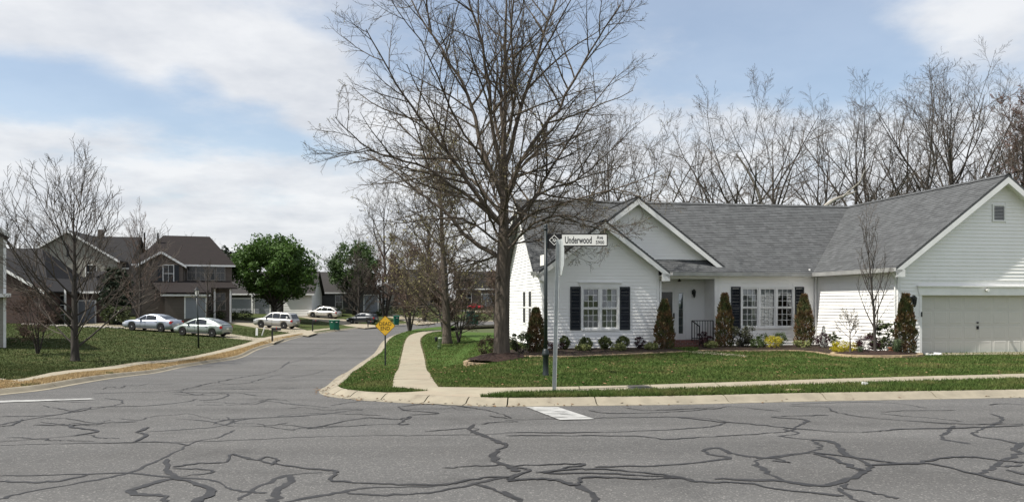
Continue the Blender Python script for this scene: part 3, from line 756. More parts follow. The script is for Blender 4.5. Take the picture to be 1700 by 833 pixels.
# --- roof planes with shingle courses
def clip_poly(poly, a, b, c):
    out = []; n = len(poly)
    for i in range(n):
        p, q = poly[i], poly[(i+1) % n]; dp = a*p[0]+b*p[1]+c; dq = a*q[0]+b*q[1]+c
        if dp >= 0: out.append(p)
        if dp * dq < 0:
            t = dp / (dp - dq); out.append((p[0]+(q[0]-p[0])*t, p[1]+(q[1]-p[1])*t))
    return out
roof = MB(); shing = MB()
def roof_plane(poly, zf, grad, tiles=True, th=.10, cw=.30, ch=.145):
    """poly: plan polygon (convex), zf(x,y) height, grad: unit plan vector pointing UP the slope."""
    area = sum(poly[i][0]*poly[(i+1) % len(poly)][1]-poly[(i+1) % len(poly)][0]*poly[i][1] for i in range(len(poly)))
    if area < 0: poly = poly[::-1]
    roof.ext([(x, y, zf(x, y) - th) for x, y in poly], (0, 0, th - .012), 0)
    if not tiles: return
    hp = []
    for i in range(len(poly)):
        p, q = poly[i], poly[(i+1) % len(poly)]; ex, ey = q[0]-p[0], q[1]-p[1]; hp.append((-ey, ex, ey*p[0]-ex*p[1]))
    gx, gy = grad; sx, sy = -gy, gx
    us = [p[0]*sx+p[1]*sy for p in poly]; vs = [p[0]*gx+p[1]*gy for p in poly]
    rng = random.Random(int(abs(us[0])*100) + int(abs(vs[0])*10))
    cosp = 1 / math.sqrt(1 + K*K); v = min(vs) - .02; row = 0
    while v < max(vs):
        u = min(us) - rng.random() * cw
        while u < max(us):
            w = cw * rng.choice((.45, .7, 1.0, 1.3)); q0, q1 = v, v + ch * cosp * 1.06
            t = .016 + .010 * rng.random()
            quad = [(sx*a+gx*b, sy*a+gy*b) for a, b in ((u, q0), (u + w - .006, q0), (u + w - .006, q1), (u, q1))]
            for h in hp:
                quad = clip_poly(quad, *h)
                if len(quad) < 3: break
            if len(quad) >= 3:
                b = len(shing.v); n = len(quad)
                for x, y in quad:
                    f = ((x*gx+y*gy) - q0) / (q1 - q0); shing.v.append((x, y, zf(x, y) - .012 + t * (1 - f) + .002))
                lo = [i for i, (x, y) in enumerate(quad) if (x*gx+y*gy) - q0 < .01]
                a2 = sum(quad[i][0]*quad[(i+1) % n][1]-quad[(i+1) % n][0]*quad[i][1] for i in range(n))
                shing.f.append(tuple(range(b, b+n)) if a2 > 0 else tuple(range(b+n-1, b-1, -1))); shing.m.append(0)
                if len(lo) == 2:
                    k = len(shing.v)
                    for i in lo: x, y, z = shing.v[b+i]; shing.v.append((x, y, z - t))
                    shing.f.append((b+lo[0], b+lo[1], k+1, k)); shing.m.append(0)
            u += w
        v += ch * cosp; row += 1
OH = .35; RO = .40
gz = lambda x, y: ZR - K * abs(x - 4.12)
roof_plane([(GL-RO, 5.36-OH), (-OH, 5.36-OH), (4.12, 9.48), (GL-RO, 9.48)], lambda x, y: zmain(y), (0, 1))
roof_plane([(-OH, -RO), (4.12, -RO), (4.12, 9.48), (-OH, 5.36-OH)], gz, (1, 0))
roof_plane([(4.12, -RO), (8.24+OH, -RO), (8.24+OH, 13.95), (4.12, 9.48)], gz, (-1, 0))
roof_plane([(GL-RO, 9.48), (4.12, 9.48), (8.24+OH, 13.95), (GL-RO, 13.95)], lambda x, y: ZR - K * (y - 9.48), (0, -1))
uz = lambda x, y: UZ - K * abs(x - UC)
vt = lambda u: 9.48 - (ZR - UZ) / K - abs(u - UC)
roof_plane([(UC, UY-RO), (-4.06, UY-RO), (-4.06, max(UY-RO+.02, vt(-4.06))), (UC, vt(UC))], uz, (-1, 0))
roof_plane([(UC, UY-RO), (UC, vt(UC)), (-9.6, vt(-9.6)), (-9.6, UY-RO)], uz, (1, 0))
lz = lambda x, y: 5.18 - K * abs(x - GC)
roof_plane([(GC, GY-RO), (GR+.33, GY-RO), (GR+.33, 5.75), (GC, 5.75)], lz, (-1, 0))
roof_plane([(GC, GY-RO), (GC, 7.55), (GL-.33, 5.02), (GL-.33, GY-RO)], lz, (1, 0))
roofo = roof.build('roof', M_SHING, house, fix=True)
sh = shing.build('shingles', M_SHING, roofo); sh['kind'] = 'stuff'
# ridge caps
rc = MB()
def ridge(p, q):
    p = Vector(p); q = Vector(q); n = max(1, int((q-p).length / .22))
    for i in range(n):
        a = p + (q-p) * (i / n); b = p + (q-p) * ((i + 1) / n); d = (b-a).normalized(); s = d.cross(Vector((0, 0, 1))).normalized() * .14
        up = Vector((0, 0, .028)); lift = Vector((0, 0, .012))
        rc.poly([a + up + lift, b + up, b + s - Vector((0, 0, .07)), a + s - Vector((0, 0, .07)) + lift])
        rc.poly([b + up, a + up + lift, a - s - Vector((0, 0, .07)) + lift, b - s - Vector((0, 0, .07))])
ridge((GL-RO, 9.48, ZR), (4.12, 9.48, ZR)); ridge((4.12, -RO, ZR), (4.12, 9.48, ZR)); ridge((UC, UY-RO, UZ), (UC, vt(UC), UZ)); ridge((GC, GY-RO, 5.18), (GC, 6.3, 5.18))
rcm = rc.build('ridge_cap', M_SHING, roofo); rcm['kind'] = 'stuff'

# --- rake boards, soffits, fascia, gutters
def rake(y, c, zpk, hl, hr, w=.20):
    for s, h in ((-1, hl), (1, hr)):
        if not h: continue
        a = (c, y, zpk - .10); e = (c + s*h, y, zpk - K*h - .10)
        MB().ext([a, e, (e[0], y, e[2] - w), (a[0], y, a[2] - w - .03)], (0, .03, 0)).build('rake_board', M_TRIM, house, fix=True)
        MB().ext([(c, y+.03, zpk - .16), (c + s*h, y+.03, zpk - K*h - .16), (c + s*h, y+.03, zpk - K*h - .19), (c, y+.03, zpk - .19)], (0, RO - .03, 0)).build('soffit', M_TRIM, house, fix=True)
rake(-RO, 4.12, ZR, 4.12+OH, 4.12+OH)
rake(UY-RO, UC, UZ, 1.9, 3.82)
rake(GY-RO, GC, 5.18, GC-GL+.33, GR-GC+.33)
for s in (-1, 1):    # left end rake
    e = 4.47; MB().ext([(GL-RO, 9.48, ZR-.10), (GL-RO, 9.48+s*e, ZR-K*e-.10), (GL-RO, 9.48+s*e, ZR-K*e-.30), (GL-RO, 9.48, ZR-.33)], (.03, 0, 0)).build('rake_board', M_TRIM, house, fix=True)
def cornice(x, s):   # boxed eave return at the foot of a rake
    pass
ZE = 3.2
def gutter(p, q, name='gutter'):
    p = Vector(p); q = Vector(q); d = (q-p).normalized(); o = d.cross(Vector((0, 0, 1))).normalized()
    pr = [(0, -.16), (0, -.01), (.02, -.01), (.02, -.12), (.09, -.12), (.12, -.01), (.14, -.01), (.10, -.16)]
    MB().ext([p + o*a + Vector((0, 0, b)) for a, b in pr], q - p).build(name, M_GUTTER, house, fix=True)
gutter((GR+.35, 5.36-OH, ZE), (-.20, 5.36-OH, ZE)); gutter((-OH, 5.36-OH, ZE), (-OH, -RO, ZE))
gutter((GL-.33, 5.3, 3.17), (GL-.33, GY-RO, 3.17)); gutter((GR+.33, GY-RO, 3.17), (GR+.33, 5.0, 3.17))
# eave soffits
MB().box(GR+.3, -.02, 5.36-OH, 5.33, 3.04, 3.07).build('soffit', M_TRIM, house)
MB().box(-OH, -.02, -RO, 5.36-OH, 3.04, 3.07).build('soffit', M_TRIM, house)
MB().box(GL-.33, GL-.02, GY-RO, 5.5, 3.0, 3.03).build('soffit', M_TRIM, house)
MB().box(GR+.02, GR+.33, GY-RO, 5.0, 3.0, 3.03).build('soffit', M_TRIM, house)
# boxed returns at the rake feet
for (x0, x1, y) in ((-OH, .0, -RO), (8.24, 8.24+OH, -RO)):
    MB().box(x0, x1, y, y+.03, 2.86, 3.12).build('eave_return', M_TRIM, house)
for (x0, x1) in ((GL-.33, GL), (GR, GR+.33)):
    MB().box(x0, x1, GY-RO, GY-RO+.03, 2.80, 3.09).build('eave_return', M_TRIM, house)
# corner boards
for x0, x1, y0_, y1_ in ((-.02, .085, -.022, .0), (8.155, 8.26, -.022, .0), (GL-.02, GL+.085, GY-.022, GY), (GR-.085, GR+.02, GY-.022, GY), (-4.49, -4.385, 5.338, 5.36)):
    MB().box(x0, x1, y0_, y1_, .10, 3.02).build('corner_board', M_TRIM, house)
for x, y in ((-.022, 0), (GL-.022, GY)): MB().box(x, x+.022, y, y+.085, .10, 3.02).build('corner_board', M_TRIM, house)
MB().box(GR, GR+.022, GY, GY+.085, .10, 3.0).build('corner_board', M_TRIM, house)
# downspouts
def spout(pts, w=.07): 
    mb = MB()
    for a, b in zip(pts, pts[1:]): mb.bar(a, b, w, .055)
    mb.build('downspout', M_TRIM, house, fix=True)
spout([(-.28, -.08, 3.05), (-.10, .0, 2.78), (-.06, .06, 2.6), (-.06, .06, .15)])
spout([(GL-.36, GY-.1, 3.02), (GL-.16, GY+.05, 2.80), (GL-.06, GY+.12, 2.72), (GL-.06, GY+.12, .1)])
spout([(GR+.25, GY-.06, 2.98), (GR+.09, GY+.02, 2.80), (GR+.07, GY+.06, .12)])
spout([(-.09, 5.2, 3.05), (-.075, 5.28, 2.8), (-.075, 5.28, .12)])

# --- windows
def window(x0, x1, z0, z1, y, units, back, blind, header=True, shutter=(.0, .0), name='window'):
    w = MB(); fr = .055                                # outer casing and mullions
    pr = y - .045
    w.box(x0-.06, x0, pr, y+.08, z0-.06, z1+.06); w.box(x1, x1+.06, pr, y+.08, z0-.06, z1+.06)
    w.box(x0, x1, pr, y+.08, z1, z1+.06); w.box(x0-.02, x1+.02, pr-.025, y+.08, z0-.075, z0-.001)
    uw = (x1 - x0) / units
    for i in range(1, units): w.box(x0+i*uw-.04, x0+i*uw+.04, pr+.006, y+.08, z0, z1)
    root = w.build(name, M_TRIM, house)
    zm = .5 * (z0 + z1)
    pm = None
    for i in range(units):
        a = x0 + i*uw + (.04 if i else 0); b = x0 + (i+1)*uw - (.04 if i < units-1 else 0)
        for lo, hi, yo in ((z0, zm, .035), (zm, z1, .012)):
            s = MB(); sy0, sy1 = y-.03+yo, y+.02+yo; t = .045
            s.box(a, a+t, sy0, sy1, lo, hi); s.box(b-t, b, sy0, sy1, lo, hi); s.box(a+t, b-t, sy0, sy1, lo, lo+t); s.box(a+t, b-t, sy0, sy1, hi-t, hi)
            s.build('sash', M_TRIM, root)
            g = MB(); gw_, gh = (b-a-2*t)/3, (hi-lo-2*t)/3; my = y+.008+yo
            for k in (1, 2):
                g.box(a+t+k*gw_-.009, a+t+k*gw_+.009, my-.02, my, lo+t, hi-t); g.box(a+t, b-t, my-.019, my-.001, lo+t+k*gh-.009, lo+t+k*gh+.009)
            g.build('muntin', M_TRIM, root)
            if pm is None:
                pm = MB(); pm.poly([(-gw_/2, 0, -gh/2), (gw_/2, 0, -gh/2), (gw_/2, 0, gh/2), (-gw_/2, 0, gh/2)]); pm = pm.mesh('pane', M_GLASS)
            for k in range(3):
                for l in range(3):
                    o = link('pane', pm, root, (a+t+(k+.5)*gw_, my+.004, lo+t+(l+.5)*gh)); rr = random.Random(k*3+l+int(a*50)); o.rotation_euler = (rr.gauss(0, .006), 0, rr.gauss(0, .006))
    # room behind
    rm = MB(); rm.faces([(x0-.1, y+.13, z0-.1), (x1+.1, y+.13, z0-.1), (x1+.1, y+.13, z1+.1), (x0-.1, y+.13, z1+.1), (x0-.1, y+.9, z0-.1), (x1+.1, y+.9, z0-.1), (x1+.1, y+.9, z1+.1), (x0-.1, y+.9, z1+.1)],
                        [(4,5,6,7), (0,1,5,4), (2,3,7,6), (1,2,6,5), (3,0,4,7)])
    rm.build('room_interior', M_ROOM, root)
    if blind == 'blind':
        for i in range(units):
            a = x0 + i*uw + .06; b = x0 + (i+1)*uw - .06; s = MB(); z = z0 + .05; drop = z0 + (.02, .0, .75)[i % 3] * (z1-z0)
            z = max(z, drop)
            while z < z1 - .03: s.faces([(a, y+.16, z), (b, y+.16, z), (b, y+.145, z+.034), (a, y+.145, z+.034)], [(0,1,2,3)]); z += .046
            s.build('blind', M_BLIND, root)
    if blind == 'curtain':
        for a, b, zz in ((x0+.02, x0+.16, z0), (x1-.42, x1-.03, z0), ((x0+x1)/2+.02, (x0+x1)/2+.14, z0)):
            s = MB(); n = 14
            for k in range(n):
                f0, f1 = k/n, (k+1)/n; q = lambda f: (a+(b-a)*f, y+.22+.03*math.sin(f*22), 0)
                p0, p1 = q(f0), q(f1); s.poly([(p0[0], p0[1], zz), (p1[0], p1[1], zz), (p1[0], p1[1], z1), (p0[0], p0[1], z1)])
            s.build('curtain', M_BLIND, root)
        MB().box(x0, x1, y+.85, y+.87, z0, z0+.55).build('furniture', M_BLIND, root)
    if header:
        h = MB(); h.ext([(x0-.10, y-.05, z1+.06), (x1+.10, y-.05, z1+.06), (x1+.14, y-.05, z1+.20), (x0-.14, y-.05, z1+.20)], (0, .05, 0)); h.box(x0-.17, x1+.17, y-.10, y, z1+.20, z1+.235)
        h.build('window_header', M_TRIM, root, fix=True)
    return root
def shutter(x0, x1, z0, z1, y):
    s = MB(); f = .055; zm = .5*(z0+z1)
    s.box(x0, x0+f, y-.05, y-.012, z0, z1); s.box(x1-f, x1, y-.05, y-.012, z0, z1)
    for a, b in ((z0, z0+.07), (zm-.04, zm+.04), (z1-.07, z1)): s.box(x0+f, x1-f, y-.05, y-.012, a, b)
    for lo, hi in ((z0+.07, zm-.04), (zm+.04, z1-.07)):
        z = lo
        while z < hi - .02: s.faces([(x0+f, y-.046, z), (x1-f, y-.046, z), (x1-f, y-.02, z+.034), (x0+f, y-.02, z+.034)], [(0,1,2,3)]); z += .034
    s.build('shutter', M_SHUT, house)
window(DW[0], DW[1], DW[2], DW[3], GY, 2, None, 'curtain')
shutter(DW[0]-.50, DW[0]-.08, DW[2]-.06, DW[3]+.06, GY); shutter(DW[1]+.08, DW[1]+.50, DW[2]-.06, DW[3]+.06, GY)
window(TW[0], TW[1], TW[2], TW[3], y0, 3, None, 'blind', header=False)
shutter(TW[0]-.49, TW[0]-.07, TW[2]-.06, TW[3]+.06, y0); shutter(TW[1]+.07, TW[1]+.49, TW[2]-.06, TW[3]+.06, y0)
for a, b, c, d in SW:      # narrow windows in the end wall
    s = MB(); x = GL - .02
    s.box(x-.03, x+.02, a-.06, a, c-.06, d+.06); s.box(x-.03, x+.02, b, b+.06, c-.06, d+.06); s.box(x-.03, x+.02, a, b, c-.06, c); s.box(x-.03, x+.02, a, b, d, d+.06); s.box(x-.028, x+.02, a, b, (c+d)/2-.03, (c+d)/2+.03)
    wd = s.build('window', M_TRIM, house)
    for lo, hi in ((c, (c+d)/2-.03), ((c+d)/2+.03, d)):
        MB().poly([(x-.006, b, lo), (x-.006, a, lo), (x-.006, a, hi), (x-.006, b, hi)]) 
        p = MB(); p.box(x-.012, x-.004, a, b, lo, hi); p.build('pane', M_DGLASS, wd)

# --- front door, side light, railing, lanterns
dr = MB(); X0, X1 = -6.72, -5.86
dr.box(X0-.10, X0, PY-.09, PY+.02, .36, 2.46); dr.box(X1, X1+.10, PY-.09, PY+.02, .36, 2.46); dr.box(X0-.10, X1+.55, PY-.09, PY+.02, 2.46, 2.58)
dr.box(X1+.10, X1+.18, PY-.06, PY+.02, .36, 2.46); dr.box(X1+.38, X1+.52, PY-.06, PY+.02, .36, 2.46); dr.box(X1+.18, X1+.38, PY-.055, PY+.02, .36, .62); dr.box(X1+.18, X1+.38, PY-.055, PY+.02, 2.36, 2.46)
door = dr.build('front_door', M_TRIM, house)
sd = MB(); sd.box(X0, X1, PY-.07, PY-.03, .38, .60); sd.box(X0, X0+.06, PY-.07, PY-.03, .60, 2.46); sd.box(X1-.10, X1, PY-.07, PY-.03, .60, 2.46); sd.box(X0+.06, X1-.10, PY-.07, PY-.03, 2.40, 2.46)
sd.build('storm_door', M_TRIM, door)
MB().box(X0+.06, X1-.10, PY-.055, PY-.04, .60, 2.40).build('pane', M_STORM, door)
MB().box(X0+.06, X1-.10, PY-.058, PY-.05, .70, .80).build('push_bar', M_GUTTER, door)
hd = MB(); hd.tube([(X1-.05, PY-.12, 1.30), (X1-.05, PY-.14, 1.38), (X1-.05, PY-.12, 1.48)], [.015]*3, 8); hd.box(X1-.075, X1-.025, PY-.12, PY-.06, 1.27, 1.50); hd.build('door_handle', M_BLACK, door)
for k in range(5): MB().box(X1+.19, X1+.37, PY-.035, PY-.02, .63+k*.347, .63+k*.347+.325).build('pane', M_GLASS, door)
MB().box(X1+.18, X1+.38, PY+.0, PY+.018, .6, 2.4).build('side_curtain', M_BLIND, door)
sl2 = MB(); sl2.box(X0-.46, X0-.38, PY-.06, PY+.02, .36, 2.46); sl2.box(X0-.38, X0-.12, PY-.03, PY-.02, .5, 2.4); sl2.build('side_light', M_BLIND, door)
rl = MB()
rl.bar((-5.55, 5.40, 1.20), (-4.62, 5.40, 1.20), .035); rl.bar((-5.55, 5.40, .48), (-4.62, 5.40, .48), .03)
for k in range(9): rl.bar((-5.55+k*.116, 5.40, .36 if k in (0, 8) else .48), (-5.55+k*.116, 5.40, 1.20), .035 if k in (0, 8) else .016)
rl.bar((-5.55, 5.40, 1.20), (-5.40, 4.98, .98), .035); rl.bar((-5.40, 4.98, .98), (-5.40, 4.98, .1), .032)
for k in range(1, 3): f = k/3; rl.bar((-5.55+.15*f, 5.40-.42*f, .35-.05*k), (-5.55+.15*f, 5.40-.42*f, 1.20-.22*f), .016)
rl.build('railing', M_BLACK, house, fix=True)
def lantern(x, y, z, s=1.0):
    l = MB(); y -= .02
    l.box(x-.05*s, x+.05*s, y-.02, y, z-.12*s, z+.06*s)
    l.tube([(x, y, z+.02*s), (x, y-.08*s, z+.10*s), (x, y-.14*s, z+.05*s)], [.012*s]*3, 6)
    l.lathe([(.01, .10*s), (.03*s, .08*s), (.085*s, .02*s), (.075*s, .01*s), (.072*s, 0)], 6, (x, y-.14*s, z))
    l.lathe([(.012*s, -.27*s), (.045*s, -.22*s), (.05*s, -.20*s)], 6, (x, y-.14*s, z))
    for j in range(6): a = math.pi*j/3; l.bar((x+.07*s*math.cos(a), y-.14*s+.07*s*math.sin(a), z), (x+.047*s*math.cos(a), y-.14*s+.047*s*math.sin(a), z-.20*s), .012*s)
    o = l.build('wall_lantern', M_BLACK, house, fix=True)
    g = MB(); g.lathe([(.042*s, -.195*s), (.062*s, -.005*s)], 6, (x, y-.14*s, z)); g.build('pane', M_DGLASS, o)
lantern(-5.02, PY, 2.42); lantern(.52, 0, 2.10, 1.15)
pl = MB(); pl.lathe([(.10, 0), (.09, -.03), (.03, -.04), (.03, -.08), (.09, -.10), (.06, -.15), (.01, -.16)], 10, (-5.9, 5.9, 2.98)); pl.build('porch_light', M_BLACK, house)

# --- garage door with panels, header, vent, flood light
gd = MB(); gd.box(GD[0], GD[1], .20, .26, .05, GD[2]); gdo = gd.build('garage_door', M_GDOOR, house)
pw = (GD[1]-GD[0]) / 8; phh = (GD[2]-.05) / 4
pmesh = MB(); a, b = pw/2-.07, phh/2-.075
pmesh.faces([(-a-.02, 0, -b-.02), (a+.02, 0, -b-.02), (a+.02, 0, b+.02), (-a-.02, 0, b+.02), (-a, -.008, -b), (a, -.008, -b), (a, -.008, b), (-a, -.008, b), (-a+.05, -.004, -b+.05), (a-.05, -.004, -b+.05), (a-.05, -.004, b-.05), (-a+.05, -.004, b-.05)],
            [(0,1,5,4), (1,2,6,5), (2,3,7,6), (3,0,4,7), (4,5,9,8), (5,6,10,9), (6,7,11,10), (7,4,8,11), (8,9,10,11)])
pmesh = pmesh.mesh('panel', M_GDOOR)
for i in range(8):
    for j in range(4): link('panel', pmesh, gdo, (GD[0]+(i+.5)*pw, .199, .05+(j+.5)*phh))
jn = MB()
for j in (1, 2, 3): jn.box(GD[0], GD[1], .194, .20, .05+j*phh-.005, .05+j*phh+.005)
jn.build('section_joint', M_GDOOR, gdo)
gh = MB(); gh.box(3.32, 3.38, .15, .20, .98, 1.10); gh.lathe([(.03, .15), (.03, .2)], 8, (3.35, 0, 1.22), 'y'); gh.build('lock_handle', M_BLACK, gdo)
tr = MB(); tr.box(GD[0]-.10, GD[0], -.03, .20, .06, GD[2]); tr.box(GD[1], GD[1]+.10, -.03, .20, .06, GD[2]); tr.box(GD[0], GD[1], .0, .20, GD[2]-.003, GD[2]+.02); tr.build('door_trim', M_TRIM, gdo)
hb = MB(); hb.ext([(GD[0]-.12, 0, GD[2]), (GD[1]+.12, 0, GD[2]), (GD[1]+.18, 0, GD[2]+.30), (GD[0]-.18, 0, GD[2]+.30)], (0, -.06, 0)); hb.box(GD[0]-.22, GD[1]+.22, -.13, 0, GD[2]+.30, GD[2]+.345); hb.build('garage_header', M_TRIM, house, fix=True)
fl = MB(); fl.lathe([(.05, -.01), (.05, -.06), (.02, -.07)], 10, (3.52, -.06, GD[2]+.20), 'y'); fl.build('flood_light', M_BLACK, house)
fl2 = MB(); fl2.lathe([(.03, .02), (.055, -.08), (.06, -.09)], 10, (3.46, -.13, GD[2]+.19), 'y'); fl2.build('lamp_head', M_SIGNW, house)
kp = MB(); kp.box(GD[0]-.04, GD[0]+.0, -.06, -.03, 1.45, 1.62); kp.build('door_keypad', M_BLACK, house)
vn = MB(); vn.box(3.78, 3.84, -.05, .0, 4.90, 5.54); vn.box(4.26, 4.32, -.05, .0, 4.90, 5.54); vn.box(3.84, 4.26, -.05, 0, 4.90, 4.96); vn.box(3.84, 4.26, -.05, 0, 5.48, 5.54)
vno = vn.build('gable_vent', M_TRIM, house)
MB().box(3.84, 4.26, -.008, -.004, 4.96, 5.48).build('vent_screen', M_ROOM, vno)
vs = MB(); vs.faces([(3.84, -.045, 0), (4.26, -.045, 0), (4.26, -.012, .035), (3.84, -.012, .035)], [(0,1,2,3)]); vs = vs.mesh('slat', M_GUTTER)
for k in range(10): link('slat', vs, vno, (0, 0, 4.965 + k*.052))
# two plumbing vents near the ridge are hidden by trees; one bath vent on the slope
vp = MB(); vp.tube([(-.42, 5.15, 3.2), (-.42, 5.15, 3.36)], [.045, .045], 8); vp.build('vent_pipe', M_TRIM, house)
# ------------------------------------------------------------------ bare trees
def rvec(rng):
    z = rng.uniform(-1, 1); a = rng.uniform(0, 2*math.pi); r = math.sqrt(1 - z*z); return (r*math.cos(a), r*math.sin(a), z)
def norm(v):
    l = math.sqrt(v[0]*v[0]+v[1]*v[1]+v[2]*v[2]) or 1e-9; return (v[0]/l, v[1]/l, v[2]/l)
def wander(rng, p, d, L, n, wob, up):
    path = [p]; s = L / n
    for i in range(n):
        r = rvec(rng); d = norm((d[0]+r[0]*wob, d[1]+r[1]*wob, d[2]+r[2]*wob+up))
        p = (p[0]+d[0]*s, p[1]+d[1]*s, p[2]+d[2]*s); path.append(p)
    return path
def side_dir(rng, d, ang, az=None):
    """Unit vector at angle ang from d."""
    a = (0, 0, 1) if abs(d[2]) < .9 else (1, 0, 0)
    u = norm((d[1]*a[2]-d[2]*a[1], d[2]*a[0]-d[0]*a[2], d[0]*a[1]-d[1]*a[0]))
    v = (d[1]*u[2]-d[2]*u[1], d[2]*u[0]-d[0]*u[2], d[0]*u[1]-d[1]*u[0])
    f = rng.uniform(0, 2*math.pi) if az is None else az; c, s = math.cos(f)*math.sin(ang), math.sin(f)*math.sin(ang); k = math.cos(ang)
    return (d[0]*k+u[0]*c+v[0]*s, d[1]*k+u[1]*c+v[1]*s, d[2]*k+u[2]*c+v[2]*s)
def along(path, t):
    f = t * (len(path) - 1); i = min(int(f), len(path) - 2); f -= i; a, b = path[i], path[i+1]
    return tuple(a[q]+(b[q]-a[q])*f for q in range(3)), norm(tuple(b[q]-a[q] for q in range(3)))
def ramify(rng, mb, path, r0, r1, lvl, P, bud):
    """Side shoots along a path; P[lvl] = (count, length range, angle range, segs, sides, wobble, up, start)."""
    if lvl >= len(P): return
    cnt, (l0, l1), (a0, a1), segs, sides, wob, up, start = P[lvl]
    cnt = max(1, int(round(cnt * rng.uniform(.8, 1.2))))
    plen = sum(math.dist(a, b) for a, b in zip(path, path[1:]))
    for i in range(cnt):
        t = start + (1 - start) * ((i + rng.uniform(.1, .9)) / cnt); p, d = along(path, min(t, .999))
        L = rng.uniform(l0, l1) * plen * (1.15 - .65 * t); nd = side_dir(rng, d, R(rng.uniform(a0, a1)))
        rp = r0 + (r1 - r0) * t; rr = max(P['rmin'], min(rp * .72, .011 * L + .3 * P['rmin']))
        pt = wander(rng, p, nd, L, segs, wob, up); re = max(P['rmin'] * .7, rr * .3)
        mb.tube(pt, [rr + (re - rr) * k / segs for k in range(segs + 1)], sides, 0, False)
        if lvl == len(P) - 2 and bud is not None and rng.random() < P['bud']:
            for e in (pt[-1], pt[-2]):
                s = P['buds'] * rng.uniform(.6, 1.3); a = rvec(rng); b = rvec(rng)
                bud.poly([e, (e[0]+a[0]*s, e[1]+a[1]*s, e[2]+a[2]*s), (e[0]+b[0]*s, e[1]+b[1]*s, e[2]+b[2]*s)])
        ramify(rng, mb, pt, rr, re, lvl + 1, P, bud)
def tree_meshes(seed, Ht, r0, P, prim=None, nprim=18, zlo=.22, angs=(62, 22), plen=(.42, .2), lean=(0, 0), stems=1, barkseg=12, trunktop=.9, pw=.08, pup=.06, flare=1.45, trunk=None, kp=.016):
    rng = random.Random(seed); tk = MB(); cr = MB(); bd = MB()
    prims = []
    for s in range(stems):
        d0 = (lean[0], lean[1], 1.0)
        if stems > 1: a = 2*math.pi*s/stems + rng.random(); d0 = (.28*math.cos(a)*rng.uniform(.5, 1.2), .28*math.sin(a)*rng.uniform(.5, 1.2), 1.0)
        hh = Ht * trunktop * (1 if s == 0 else rng.uniform(.75, 1)); n = 10
        tp = wander(rng, (0, 0, -.15), norm(d0), hh, n, .035 if stems == 1 else .07, .02)
        if trunk is not None: tp = [p_ for p_, _ in trunk]; n = len(tp) - 1
        rs = r0 / (stems ** .5)
        rad = [max(P['rmin']*1.2, rs * ((1 - k/n) ** .85) * (flare if k == 0 else 1)) for k in range(n + 1)]
        if trunk is not None: rad = [r_ for _, r_ in trunk]
        # finer foot
        p1 = along(tp, .03)[0]; p2 = along(tp, .06)[0]
        if trunk is None: tp = [tp[0], p1, p2] + tp[1:]; rad = [rad[0]*1.08, rs*1.14, rs*1.0] + rad[1:]
        trunk0 = tp
        tk.tube(tp, rad, barkseg); 
        if prim is None:
            m = max(3, nprim // stems)
            for i in range(m):
                t = zlo + (.97 - zlo) * ((i + rng.uniform(.1, .9)) / m); p, d = along(tp, t); f = (t - zlo) / (1 - zlo)
                az = i * 2.4 + rng.uniform(-.5, .5); a = R(angs[0] + (angs[1] - angs[0]) * f + rng.uniform(-8, 8))
                dd = (math.sin(a)*math.cos(az), math.sin(a)*math.sin(az), math.cos(a))
                L = Ht * (plen[0] + (plen[1] - plen[0]) * f) * rng.uniform(.8, 1.15)
                rr = max(P['rmin']*1.5, min(rs * (1 - t) ** .8 * .75, kp * L))
                prims.append((wander(rng, p, dd, L, 8, pw, pup), rr))
    if prim is not None:
        for pts, rr in prim:
            z0_ = pts[0][2]; k_ = min(trunk0, key=lambda v_: abs(v_[2] - z0_)); pts = [(k_[0], k_[1], z0_)] + list(pts[1:]); q = smooth([tuple(p) for p in pts], 4); q = [tuple(c + rng.gauss(0, .025) for c in p) if 0 < i < len(q)-1 else p for i, p in enumerate(q)]
            prims.append((q, rr))
    for q, rr in prims:
        n = len(q) - 1; re = max(P['rmin'], rr * .16)
        tk.tube(q, [rr * (1.25 if k == 0 else 1) + (re - rr) * (k / n) ** .8 for k in range(n + 1)], 6, 0, False)
        ramify(rng, cr, q, rr, re, 0, P, bd)
    # leader top shoots
    return tk, cr, bd
def plant_tree(name, label, cat, loc, meshes, mats, rz=0, group=None, scale=1.0, lean=None):
    root = thing(name, label, cat, loc, rz, group); root.scale = (scale,)*3 if isinstance(scale, (int, float)) else scale
    if lean: root.rotation_euler = (lean[0], lean[1], rz)
    for nm, me in meshes: link(nm, me, root)
    return root
def finish(tk, cr, bd, mb_, mt, mbud=None):
    out = [('trunk', tk.mesh('trunk', mb_, True)), ('crown', cr.mesh('crown', mt))]
    if mbud is not None and bd.f: out.append(('buds', bd.mesh('buds', mbud)))
    return out
PH = {0: (16, (.26, .52), (28, 62), 6, 5, .13, .03, .16), 1: (11, (.25, .5), (25, 65), 4, 3, .18, .02, .12), 2: (5, (.25, .6), (25, 60), 2, 3, .2, .02, .2), 'rmin': .0045, 'bud': .8, 'buds': .035}
PB = {0: (8, (.28, .55), (28, 58), 5, 4, .15, .06, .18), 1: (7, (.28, .55), (24, 58), 3, 3, .18, .05, .15), 2: (4, (.3, .6), (20, 55), 2, 3, .2, .04, .2), 'rmin': .0075, 'bud': .6, 'buds': .07}
class PD(dict):
    def __len__(s): return sum(isinstance(k, int) for k in s)
PH = PD(PH); PB = PD(PB)

